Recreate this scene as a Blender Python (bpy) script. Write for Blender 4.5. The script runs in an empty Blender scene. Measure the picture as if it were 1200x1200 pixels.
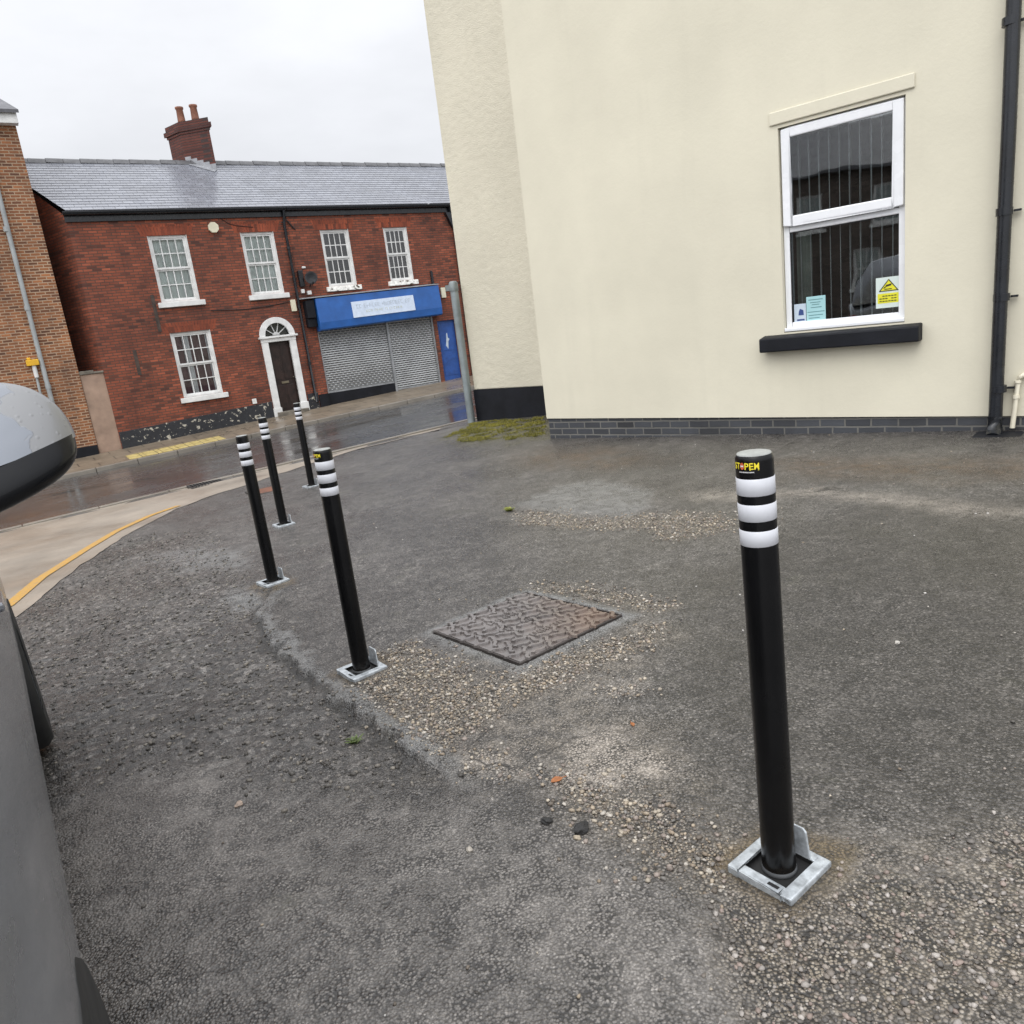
import bpy, bmesh, math, random
import numpy as np
from mathutils import Vector, Matrix
from mathutils.geometry import tessellate_polygon
R = math.radians
random.seed(7); rng = np.random.default_rng(11)
sc = bpy.context.scene
COL = sc.collection
ZC = 1.35                                   # camera height over the local datum

# ------------------------------------------------------------------ camera
cam = bpy.data.objects.new('camera', bpy.data.cameras.new('camera')); COL.objects.link(cam)
PITCH, ROLL = R(13.825), R(-7.079)
F = Vector((0, math.cos(PITCH), -math.sin(PITCH))); R0 = Vector((1, 0, 0)); U0 = R0.cross(F)
RT = math.cos(ROLL)*R0 + math.sin(ROLL)*U0; UP = -math.sin(ROLL)*R0 + math.cos(ROLL)*U0
cam.matrix_world = Matrix(((RT.x, UP.x, -F.x, 0), (RT.y, UP.y, -F.y, 0), (RT.z, UP.z, -F.z, ZC), (0, 0, 0, 1)))
cam.data.sensor_width = 36; cam.data.lens = 36*882/1200
cam.data.clip_start = 0.02; cam.data.clip_end = 2000
sc.camera = cam

# ------------------------------------------------------------------ sky, sun, exposure
SUN_EL, SUN_AZ = R(52), R(205)              # azimuth clockwise from +Y
w = bpy.data.worlds.new('World'); sc.world = w; w.use_nodes = True
nt = w.node_tree; nt.nodes.clear()
def nd(nt, t, **kw):
    n = nt.nodes.new(t)
    for k, v in kw.items(): setattr(n, k, v)
    return n
sky = nd(nt, 'ShaderNodeTexSky', sky_type='NISHITA', sun_disc=False, sun_elevation=SUN_EL, sun_rotation=SUN_AZ)
tc = nd(nt, 'ShaderNodeTexCoord')
sep = nd(nt, 'ShaderNodeSeparateXYZ'); nt.links.new(tc.outputs['Generated'], sep.inputs[0])
# overcast: luminance rises from the horizon to the zenith, brighter on the side of the hidden sun
mz = nd(nt, 'ShaderNodeMapRange'); mz.inputs[1].default_value = 0; mz.inputs[2].default_value = 1; mz.inputs[3].default_value = 6.6; mz.inputs[4].default_value = 17.0
nt.links.new(sep.outputs[2], mz.inputs[0])
dot = nd(nt, 'ShaderNodeVectorMath', operation='DOT_PRODUCT'); dot.inputs[1].default_value = (math.sin(SUN_AZ), math.cos(SUN_AZ), 0.25)
nt.links.new(tc.outputs['Generated'], dot.inputs[0])
md = nd(nt, 'ShaderNodeMapRange'); md.inputs[1].default_value = -0.6; md.inputs[2].default_value = 1; md.inputs[3].default_value = 1.0; md.inputs[4].default_value = 1.9
nt.links.new(dot.outputs['Value'], md.inputs[0])
mul = nd(nt, 'ShaderNodeMath', operation='MULTIPLY'); nt.links.new(mz.outputs[0], mul.inputs[0]); nt.links.new(md.outputs[0], mul.inputs[1])
cn = nd(nt, 'ShaderNodeTexNoise'); cn.inputs['Scale'].default_value = 3.2; cn.inputs['Detail'].default_value = 5; cn.inputs['Roughness'].default_value = .55
mp = nd(nt, 'ShaderNodeMapping'); mp.inputs['Scale'].default_value = (1, 1, 2.6)
nt.links.new(tc.outputs['Generated'], mp.inputs[0]); nt.links.new(mp.outputs[0], cn.inputs[0])
mc = nd(nt, 'ShaderNodeMapRange'); mc.inputs[1].default_value = .3; mc.inputs[2].default_value = .7; mc.inputs[3].default_value = .92; mc.inputs[4].default_value = 1.07
nt.links.new(cn.outputs[0], mc.inputs[0])
mul2 = nd(nt, 'ShaderNodeMath', operation='MULTIPLY'); nt.links.new(mul.outputs[0], mul2.inputs[0]); nt.links.new(mc.outputs[0], mul2.inputs[1])
tint = nd(nt, 'ShaderNodeVectorMath', operation='SCALE'); tint.inputs[0].default_value = (.975, .99, 1.03); nt.links.new(mul2.outputs[0], tint.inputs['Scale'])
mix = nd(nt, 'ShaderNodeMix', data_type='RGBA'); mix.inputs[0].default_value = .93
nt.links.new(sky.outputs[0], mix.inputs[6]); nt.links.new(tint.outputs[0], mix.inputs[7])
bg = nd(nt, 'ShaderNodeBackground'); bg.inputs[1].default_value = .1; nt.links.new(mix.outputs[2], bg.inputs[0])
out = nd(nt, 'ShaderNodeOutputWorld'); nt.links.new(bg.outputs[0], out.inputs[0])
sl = bpy.data.lights.new('sun', 'SUN'); sl.energy = 1.0; sl.angle = R(40); sl.color = (1, .97, .92)
sun = bpy.data.objects.new('sun', sl); COL.objects.link(sun)
sdir = Vector((math.sin(SUN_AZ)*math.cos(SUN_EL), math.cos(SUN_AZ)*math.cos(SUN_EL), math.sin(SUN_EL)))
sun.rotation_euler = (-sdir).to_track_quat('-Z', 'Y').to_euler(); sun.location = (0, 0, 30)
vs = sc.view_settings; vs.view_transform = 'Standard'; vs.look = 'None'; vs.exposure = 0.0; vs.gamma = 1; vs.use_curve_mapping = False

# ------------------------------------------------------------------ helpers
class MB:
    """collects shapes; build() links them as ONE mesh object"""
    def __init__(s): s.v = []; s.f = []; s.smooth = []
    def add(s, vs, fs, smooth=False):
        o = len(s.v); s.v += [tuple(p) for p in vs]
        for f in fs: s.f.append(tuple(i+o for i in f)); s.smooth.append(smooth)
    def box(s, x0, x1, y0, y1, z0, z1):
        s.add([(x0,y0,z0),(x1,y0,z0),(x1,y1,z0),(x0,y1,z0),(x0,y0,z1),(x1,y0,z1),(x1,y1,z1),(x0,y1,z1)],
              [(0,3,2,1),(4,5,6,7),(0,1,5,4),(1,2,6,5),(2,3,7,6),(3,0,4,7)])
        return s
    def hexa(s, p):      # 8 points, bottom ring then top ring
        s.add(p, [(0,3,2,1),(4,5,6,7),(0,1,5,4),(1,2,6,5),(2,3,7,6),(3,0,4,7)]); return s
    def prism(s, pts, z0, z1):   # polygon in x,y (ccw) extruded in z
        n = len(pts)
        s.add([(x,y,z0) for x,y in pts]+[(x,y,z1) for x,y in pts], [tuple(range(n-1,-1,-1)), tuple(range(n,2*n))]+[(i,(i+1)%n,n+(i+1)%n,n+i) for i in range(n)]); return s
    def prism_y(s, pts, y0, y1):  # polygon in x,z (ccw seen from -y) extruded in y
        n = len(pts)
        s.add([(x,y0,z) for x,z in pts]+[(x,y1,z) for x,z in pts], [tuple(range(n)), tuple(range(2*n-1,n-1,-1))]+[((i+1)%n,i,n+i,n+(i+1)%n) for i in range(n)]); return s
    def tube(s, path, r, n=14, caps=True):
        path = [Vector(p) for p in path]; rs = r if isinstance(r, (list, tuple)) else [r]*len(path)
        vs = []; m = len(path)
        for i, p in enumerate(path):
            d = (path[min(i+1, m-1)]-path[max(i-1, 0)]).normalized()
            a = Vector((0,0,1)) if abs(d.z) < .9 else Vector((1,0,0))
            e1 = d.cross(a).normalized(); e2 = d.cross(e1)
            for k in range(n):
                t = 2*math.pi*k/n; vs.append(p+rs[i]*(math.cos(t)*e1+math.sin(t)*e2))
        fs = [(i*n+k, i*n+(k+1) % n, (i+1)*n+(k+1) % n, (i+1)*n+k) for i in range(m-1) for k in range(n)]
        s.add(vs, fs, True)
        if caps:
            s.add([vs[k] for k in range(n)], [tuple(range(n-1,-1,-1))]); s.add([vs[(m-1)*n+k] for k in range(n)], [tuple(range(n))])
        return s
    def lathe(s, prof, n=40, c=(0,0,0), smooth=True):   # profile (r,z)
        m = len(prof); vs = []
        for r, z in prof:
            for k in range(n):
                t = 2*math.pi*k/n; vs.append((c[0]+r*math.cos(t), c[1]+r*math.sin(t), c[2]+z))
        s.add(vs, [(i*n+k, i*n+(k+1) % n, (i+1)*n+(k+1) % n, (i+1)*n+k) for i in range(m-1) for k in range(n)], smooth); return s
    def build(s, name, mat=None, parent=None, off=(0,0,0), bevel=0, seg=2):
        me = bpy.data.meshes.new(name)
        me.from_pydata([(p[0]+off[0], p[1]+off[1], p[2]+off[2]) for p in s.v], [], s.f)
        me.polygons.foreach_set('use_smooth', s.smooth)
        if bevel:
            bm = bmesh.new(); bm.from_mesh(me); bmesh.ops.remove_doubles(bm, verts=bm.verts, dist=1e-5)
            ed = [e for e in bm.edges if len(e.link_faces) == 2 and e.calc_face_angle(0) > .5]
            bmesh.ops.bevel(bm, geom=ed, offset=bevel, segments=seg, profile=.5, affect='EDGES', clamp_overlap=True)
            bm.to_mesh(me); bm.free()
        me.validate(); me.update()
        return link(name, me, mat, parent)
def link(name, me, mat=None, parent=None):
    o = bpy.data.objects.new(name, me); COL.objects.link(o)
    if mat: me.materials.append(mat)
    if parent: o.parent = parent
    return o
def tag(o, label=None, cat=None, group=None, kind=None):
    for k, v in (('label', label), ('category', cat), ('group', group), ('kind', kind)):
        if v: o[k] = v
    return o
def thing(name, label, cat, loc, rz=0, group=None):
    o = bpy.data.objects.new(name, None); COL.objects.link(o); o.empty_display_size = .2
    o.location = loc; o.rotation_euler = (0, 0, rz)
    return tag(o, label, cat, group)
def copy_tree(o, parent=None):
    c = o.copy(); COL.objects.link(c)
    if parent: c.parent = parent
    for ch in list(o.children): copy_tree(ch, c)
    return c

# ------------------------------------------------------------------ materials
class N:
    def __init__(s, name):
        s.m = bpy.data.materials.new(name); s.m.use_nodes = True; s.t = s.m.node_tree
        s.b = s.t.nodes['Principled BSDF']; s.out = s.t.nodes['Material Output']
    def n(s, t, **kw): return nd(s.t, t, **kw)
    def l(s, a, b): s.t.links.new(a, b)
    def set(s, sock, v):
        if hasattr(v, 'is_linked'): s.l(v, sock)
        else: sock.default_value = (*v, 1) if isinstance(v, tuple) and len(v) == 3 and sock.type == 'RGBA' else v
    def pos(s): return s.n('ShaderNodeNewGeometry').outputs['Position']
    def obj(s): return s.n('ShaderNodeTexCoord').outputs['Object']
    def noise(s, vec, scale, detail=4, rough=.55, dist=0):
        n = s.n('ShaderNodeTexNoise'); s.l(vec, n.inputs['Vector']); n.inputs['Scale'].default_value = scale
        n.inputs['Detail'].default_value = detail; n.inputs['Roughness'].default_value = rough; n.inputs['Distortion'].default_value = dist
        return n.outputs[0]
    def ramp(s, fac, stops):
        r = s.n('ShaderNodeValToRGB'); s.l(fac, r.inputs[0]); e = r.color_ramp.elements
        while len(e) < len(stops): e.new(.5)
        for i, (p, c) in enumerate(stops):
            e[i].position = p; e[i].color = (*c, 1) if isinstance(c, tuple) else (c, c, c, 1)
        return r.outputs[0]
    def mr(s, v, a, b, c=0., d=1.):
        m = s.n('ShaderNodeMapRange'); s.l(v, m.inputs[0])
        for i, x in enumerate((a, b, c, d)): m.inputs[i+1].default_value = x
        return m.outputs[0]
    def mix(s, fac, a, b, mode='MIX'):
        m = s.n('ShaderNodeMix', data_type='RGBA', blend_type=mode); m.clamp_factor = True
        s.set(m.inputs[0], fac); s.set(m.inputs[6], a); s.set(m.inputs[7], b); return m.outputs[2]
    def math(s, op, a, b=None):
        m = s.n('ShaderNodeMath', operation=op); s.set(m.inputs[0], a)
        if b is not None: s.set(m.inputs[1], b)
        return m.outputs[0]
    def bump(s, h, strength=.5, dist=.01, prev=None):
        b = s.n('ShaderNodeBump'); b.inputs['Strength'].default_value = strength; b.inputs['Distance'].default_value = dist
        s.l(h, b.inputs['Height'])
        if prev: s.l(prev, b.inputs['Normal'])
        return b.outputs[0]
    def fin(s, col=None, rough=None, normal=None, metal=None, spec=None, coat=None):
        for k, v in (('Base Color', col), ('Roughness', rough), ('Normal', normal), ('Metallic', metal), ('Specular IOR Level', spec), ('Coat Weight', coat)):
            if v is not None: s.set(s.b.inputs[k], v)
        return s.m

def plain(name, col, rough=.5, metal=0, var=.15, scale=6, bump=0, bscale=60, spec=.5, coat=0):
    """paint or plastic with a little uneven dirt"""
    m = N(name); v = m.obj()
    n = m.noise(v, scale, 5, .6)
    dark = tuple(c*(1-var*1.6) for c in col); light = tuple(min(1, c*(1+var*.7)) for c in col)
    c = m.ramp(n, [(.3, dark), (.7, light)])
    r = m.mr(m.noise(v, scale*2.3, 4), .3, .7, max(.02, rough-.08), min(1, rough+.1))
    nm = m.bump(m.noise(v, bscale, 3), bump, .004) if bump else None
    return m.fin(c, r, nm, metal, spec, coat)

def brick_mat(name, c1, c2, mortar, soot, soot_amt=.6, bw=.23, bh=.077, mort=.011, rough=.72, dark_share=.45):
    m = N(name); v = m.obj()
    sp = m.n('ShaderNodeSeparateXYZ'); m.l(v, sp.inputs[0])
    u = m.math('ADD', sp.outputs[0], sp.outputs[1])
    cb = m.n('ShaderNodeCombineXYZ'); m.l(u, cb.inputs[0]); m.l(sp.outputs[2], cb.inputs[1])
    wob = m.noise(v, 4, 3); wv = m.n('ShaderNodeVectorMath', operation='MULTIPLY_ADD')
    m.l(wob, wv.inputs[0]); wv.inputs[1].default_value = (.012, .012, 0); m.l(cb.outputs[0], wv.inputs[2])
    bt = m.n('ShaderNodeTexBrick'); m.l(wv.outputs[0], bt.inputs['Vector'])
    bt.inputs['Scale'].default_value = 1; bt.inputs['Brick Width'].default_value = bw; bt.inputs['Row Height'].default_value = bh
    bt.inputs['Mortar Size'].default_value = mort; bt.inputs['Mortar Smooth'].default_value = .25; bt.inputs['Bias'].default_value = -.1
    bt.inputs['Color1'].default_value = (*c1, 1); bt.inputs['Color2'].default_value = (*c2, 1); bt.inputs['Mortar'].default_value = (*mortar, 1)
    # per-brick tone: the same row / column index the bond uses drives a random value
    ws = m.n('ShaderNodeSeparateXYZ'); m.l(wv.outputs[0], ws.inputs[0])
    row = m.math('FLOOR', m.math('DIVIDE', ws.outputs[1], bh))
    odd = m.math('FLOORED_MODULO', row, 2.0)
    cn_ = m.math('FLOOR', m.math('ADD', m.math('DIVIDE', ws.outputs[0], bw), m.math('MULTIPLY', m.math('SUBTRACT', 1.0, odd), .5)))
    idv = m.n('ShaderNodeCombineXYZ'); m.l(row, idv.inputs[0]); m.l(cn_, idv.inputs[1])
    wn = m.n('ShaderNodeTexWhiteNoise', noise_dimensions='2D'); m.l(idv.outputs[0], wn.inputs['Vector'])
    sv = m.n('ShaderNodeSeparateColor'); m.l(wn.outputs['Color'], sv.inputs[0])
    notm = m.math('SUBTRACT', 1.0, bt.outputs['Fac'])
    dk = m.math('MULTIPLY', m.mr(sv.outputs[0], 1-dark_share, 1., .1, .75), notm)
    col = m.mix(dk, bt.outputs['Color'], soot)
    lt = m.math('MULTIPLY', m.mr(sv.outputs[1], .7, 1., 0, .5), notm)
    col = m.mix(lt, col, tuple(min(1, x*1.5) for x in c1))
    big = m.mr(m.noise(v, .75, 6, .62), .42, .72, 0, soot_amt)
    col = m.mix(big, col, soot)
    st = m.n('ShaderNodeVectorMath', operation='MULTIPLY'); m.l(v, st.inputs[0]); st.inputs[1].default_value = (2.2, 2.2, .22)
    run = m.mr(m.noise(st.outputs[0], 1.3, 5, .6), .52, .78, 0, soot_amt*.7)
    col = m.mix(run, col, soot)
    h = m.math('SUBTRACT', 1.0, bt.outputs['Fac'])
    h2 = m.math('ADD', h, m.math('MULTIPLY', m.noise(v, 55, 4), .5))
    return m.fin(col, m.mr(m.noise(v, 9, 4), .3, .7, rough-.12, rough+.1), m.bump(h2, .7, .008), spec=.2)

M = {}
M['red_brick'] = brick_mat('red brick', (.32, .090, .048), (.23, .066, .039), (.10, .062, .048), (.050, .030, .026), .66, dark_share=.32)
M['orange_brick'] = brick_mat('orange brick', (.34, .138, .058), (.25, .098, .045), (.43, .31, .21), (.06, .036, .03), .5, mort=.013, dark_share=.6)
M['chimney_brick'] = brick_mat('sooty chimney brick', (.16, .055, .04), (.11, .04, .032), (.06, .045, .042), (.035, .02, .02), .55)
M['rubbed'] = brick_mat('rubbed red brick', (.34, .085, .042), (.26, .066, .036), (.28, .075, .04), (.06, .03, .024), .45, bw=.09, bh=.31, mort=.004)
M['plinth_brick'] = brick_mat('blue engineering brick', (.075, .080, .090), (.055, .058, .066), (.17, .165, .15), (.035, .035, .036), .5, mort=.009, rough=.55)

def slate_mat():
    m = N('wet roof slate'); uv = m.n('ShaderNodeUVMap'); uv.uv_map = 'slope'
    bt = m.n('ShaderNodeTexBrick'); m.l(uv.outputs[0], bt.inputs['Vector'])
    bt.inputs['Scale'].default_value = 1; bt.inputs['Brick Width'].default_value = .28; bt.inputs['Row Height'].default_value = .2; bt.inputs['Mortar Size'].default_value = .006; bt.inputs['Mortar Smooth'].default_value = .1
    bt.inputs['Color1'].default_value = (.235, .245, .275, 1); bt.inputs['Color2'].default_value = (.17, .178, .205, 1); bt.inputs['Mortar'].default_value = (.012, .012, .014, 1)
    v = m.obj(); c = m.mix(m.mr(m.noise(v, 1.1, 6, .65), .4, .75, 0, .5), bt.outputs['Color'], (.12, .122, .13))
    c = m.mix(m.mr(m.noise(v, 7, 4), .62, .8, 0, .5), c, (.16, .16, .15))
    h = m.math('SUBTRACT', 1.0, bt.outputs['Fac'])
    return m.fin(c, m.mr(m.noise(v, 5, 5), .3, .7, .16, .34), m.bump(m.math('ADD', h, m.math('MULTIPLY', m.noise(v, 18, 3), .6)), .35, .01), spec=.62)
M['slate'] = slate_mat()

def peel_mat(name, base, under, thr=.6):
    m = N(name); v = m.obj(); n = m.noise(v, 6.5, 6, .66, .4)
    f = m.mr(n, thr, thr+.02); c = m.mix(m.mr(m.noise(v, 14, 4), .3, .7), base, tuple(x*1.7+.004 for x in base))
    c = m.mix(f, c, under)
    return m.fin(c, .6, m.bump(m.math('ADD', f, m.noise(v, 30, 4)), .5, .02))
M['peel_plinth'] = peel_mat('peeling black plinth paint', (.012, .013, .016), (.48, .45, .37), .59)
M['peel_white'] = peel_mat('flaking white paint', (.62, .61, .57), (.12, .10, .07), .56)

def render_mat(name, col, bumpy, scale):
    m = N(name); v = m.obj()
    c = m.ramp(m.noise(v, .8, 6, .6), [(.28, tuple(x*.90 for x in col)), (.7, tuple(x*1.04 for x in col))])
    c = m.mix(m.mr(m.noise(v, 2.3, 5, .65), .5, .8, 0, .22), c, tuple(x*y for x, y in zip(col, (.93, .92, .93))))
    st = m.n('ShaderNodeVectorMath', operation='MULTIPLY'); m.l(v, st.inputs[0]); st.inputs[1].default_value = (2.5, 2.5, .22)
    c = m.mix(m.mr(m.noise(st.outputs[0], 1.6, 5, .6), .56, .85, 0, .32), c, tuple(x*.8 for x in col))
    sp = m.n('ShaderNodeSeparateXYZ'); m.l(v, sp.inputs[0])
    spl = m.math('ADD', sp.outputs[2], m.math('MULTIPLY', m.noise(v, 5, 5, .7), .5))
    c = m.mix(m.mr(spl, .42, .62, .3, 0), c, (.33, .30, .22))      # splash dirt along the foot
    h = m.math('ADD', m.noise(v, scale, 4, .6), m.math('MULTIPLY', m.noise(v, scale*.16, 3), 1.2))
    return m.fin(c, .78, m.bump(h, bumpy, .012), spec=.3)
M['cream'] = render_mat('smooth cream painted render', (.668, .630, .505), .13, 34)
M['cream_rough'] = render_mat('rough cream roughcast', (.635, .595, .48), .75, 60)
M['black_paint'] = plain('black masonry paint', (.011, .012, .016), .55, var=.3, scale=3, bump=.4, bscale=30, spec=.22)
M['black_gloss'] = plain('black gutter paint', (.010, .012, .016), .28, var=.3)
M['white_paint'] = plain('white window paint', (.74, .74, .72), .45, var=.12, scale=4)
M['upvc'] = plain('white plastic frame', (.80, .81, .83), .25, var=.05, scale=3)
M['door_brown'] = plain('dark brown door paint', (.028, .014, .011), .4, var=.4, scale=5)
M['blue'] = plain('blue shop paint', (.018, .105, .36), .42, var=.16, scale=2.5)
M['blue_door'] = plain('blue door paint', (.020, .085, .33), .45, var=.25, scale=4)
M['paper'] = plain('faded white sign board', (.60, .68, .80), .5, var=.08, scale=8)
M['sign_ink'] = plain('washed out lettering', (.515, .58, .655), .6, var=.3, scale=30)
M['sign_ink_pale'] = plain('sun faded yellow lettering', (.60, .63, .55), .6, var=.3, scale=30)
M['cream_plastic'] = plain('yellowed plastic box', (.70, .66, .50), .4, var=.08)
M['grey_pipe'] = plain('grey plastic pipe', (.34, .36, .36), .45, var=.15, scale=3)
M['galv_post'] = plain('dull galvanised post', (.28, .32, .33), .45, .4, .2, 4)
M['yellow'] = plain('yellow plastic', (.75, .42, .02), .45, var=.15)
M['white_plastic'] = plain('white plastic tube', (.72, .72, .70), .4, var=.1)
M['dish'] = plain('dark grey dish', (.012, .013, .016), .7, var=.2)
M['lead'] = plain('lead flashing', (.34, .35, .37), .5, .3, .2, 5)
M['stone_cap'] = plain('weathered stone', (.17, .15, .12), .75, var=.3, scale=5, bump=.4)
M['pink_render'] = plain('pinkish cement render', (.36, .25, .185), .8, var=.22, scale=1.8, bump=.4, bscale=30)
M['clay'] = plain('clay chimney pot', (.24, .10, .06), .7, var=.25)
M['net'] = plain('grey net curtain', (.80, .86, .84), .8, var=.15, scale=3)
M['plum'] = plain('plum curtain lining', (.20, .11, .125), .8, var=.25, scale=3)
M['white_cloth'] = plain('white curtain', (.82, .82, .84), .8, var=.12)
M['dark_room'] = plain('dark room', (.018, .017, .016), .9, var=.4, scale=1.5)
M['dark_blind'] = plain('dusty dark blind', (.075, .07, .065), .8, var=.4, scale=4)
M['vane'] = plain('pale blind vane', (.85, .84, .82), .7, var=.06)
M['rubber'] = plain('black rubber seal', (.012, .012, .013), .5)
def glass(name, tint=(.9, .93, .93), ior=1.5, boost=.05):
    m = N(name); t = m.n('ShaderNodeBsdfTransparent'); t.inputs[0].default_value = (*tint, 1)
    g = m.n('ShaderNodeBsdfGlossy'); g.inputs['Roughness'].default_value = .015
    fr = m.n('ShaderNodeFresnel'); fr.inputs[0].default_value = ior
    nm = m.bump(m.noise(m.obj(), 1.6, 2), .06, .02); m.l(nm, g.inputs['Normal'])
    f = m.math('ADD', fr.outputs[0], boost); mx = m.n('ShaderNodeMixShader')
    m.l(f, mx.inputs[0]); m.l(t.outputs[0], mx.inputs[1]); m.l(g.outputs[0], mx.inputs[2]); m.l(mx.outputs[0], m.out.inputs[0]); return m.m
M['glass'] = glass('window glass', boost=.06)
M['glass_big'] = glass('double glazing', (.8, .84, .85), boost=.13)

def shutter_mat():
    m = N('perforated galvanised shutter'); v = m.obj(); sp = m.n('ShaderNodeSeparateXYZ'); m.l(v, sp.inputs[0])
    cb = m.n('ShaderNodeCombineXYZ'); m.l(sp.outputs[0], cb.inputs[0]); m.l(sp.outputs[2], cb.inputs[1])
    bt = m.n('ShaderNodeTexBrick'); m.l(cb.outputs[0], bt.inputs['Vector']); bt.inputs['Scale'].default_value = 1
    bt.inputs['Brick Width'].default_value = .16; bt.inputs['Row Height'].default_value = .0765; bt.inputs['Mortar Size'].default_value = .024; bt.inputs['Mortar Smooth'].default_value = .05
    c = m.mix(m.mr(bt.outputs['Fac'], .3, .7), (.065, .068, .072), (.40, .41, .41))
    c = m.mix(m.mr(m.noise(v, 2.5, 5, .6), .45, .75, 0, .45), c, (.12, .12, .12))
    return m.fin(c, .42, None, m.mr(bt.outputs['Fac'], .3, .7, 0, .35))
M['shutter'] = shutter_mat()
M['steel'] = plain('galvanised steel', (.50, .535, .56), .45, .35, .3, 45)
M['steel_dull'] = plain('shutter rail', (.33, .34, .35), .45, .4, .2, 8)

# bollard
def tube_mat():
    m = N('gloss black powder coat'); v = m.obj()
    n = m.noise(v, 5, 5, .6)
    c = m.ramp(n, [(.3, (.0025, .0026, .003)), (.75, (.0055, .0055, .006))])
    dust = m.mr(m.noise(v, 38, 4, .7), .62, .85, 0, .04)
    c = m.mix(dust, c, (.16, .15, .14))
    sp = m.n('ShaderNodeSeparateXYZ'); m.l(v, sp.inputs[0])
    lowd = m.mr(m.math('ADD', sp.outputs[2], m.math('MULTIPLY', m.noise(v, 22, 5, .75), .16)), .05, .12, .14, 0); c = m.mix(lowd, c, (.13, .105, .075))
    return m.fin(c, m.mr(m.noise(v, 8, 4), .3, .7, .17, .3), m.bump(m.noise(v, 160, 2), .05, .002), spec=.26)
M['powder_black'] = tube_mat()
M['tape'] = plain('white reflective tape', (.60, .61, .645), .35, var=.05, scale=14)
M['cap_grey'] = plain('grey plastic cap', (.33, .34, .32), .5, var=.18, scale=30)
M['socket'] = plain('painted hollow shade', (.010, .010, .010), .6)  # near-black colour stands in for the shade inside hollows
M['ink_yellow'] = plain('yellow sticker ink', (.82, .68, .04), .4, var=.04)
M['ink_red'] = plain('red sticker ink', (.55, .12, .05), .4, var=.05)
M['ink_white'] = plain('white sticker ink', (.7, .7, .7), .4, var=.05)
M['ink_black'] = plain('black ink', (.015, .015, .015), .5)
M['ink_blue'] = plain('blue ink', (.03, .06, .2), .5)
M['card_cyan'] = plain('pale turquoise notice', (.36, .60, .62), .5, var=.06)
M['card_pale'] = plain('pale blue notice', (.50, .58, .66), .5, var=.06)
M['card_mint'] = plain('pale mint card', (.62, .70, .66), .5, var=.06)
M['sticker_yellow'] = plain('yellow warning sticker', (.72, .68, .03), .45, var=.05)

# ------------------------------------------------------------------ terrain functions (heights relative to the camera, then lifted by ZC)
A1, A2 = R(32.713), R(-42.17)
H0 = Vector((-11.0308, 22.0708)); DU = Vector((math.cos(A1), math.sin(A1))); DV = Vector((math.sin(A1), -math.cos(A1)))
W0 = Vector((0.57, 9.33)); WD = Vector((math.cos(A2), math.sin(A2))); WA = Vector((-math.sin(A2), math.cos(A2)))
def UV(u, v): return (H0.x+u*DU.x+v*DV.x, H0.y+u*DU.y+v*DV.y)
def gz(x, y):
    """car park height (works on numpy arrays)"""
    z = -1.304+.0501*x-.0163*y
    u = (x-W0.x)*WD.x+(y-W0.y)*WD.y; d = -((x-W0.x)*WA.x+(y-W0.y)*WA.y)
    t = np.clip(u/4.7, 0, 1.3); e = np.exp(-(np.clip(d, 0, 50)/2.2)**2)
    return z-.13*t*e+ZC
def zf(u): return -2.11+.0396*u+ZC                    # pavement level at the facade
def zroad(u, v):
    a = zf(u)-.204; x, y = UV(u, 12.85); b = float(gz(x, y))-.03
    t = (v-2.6)/(12.85-2.6); return a+(b-a)*t

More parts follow.
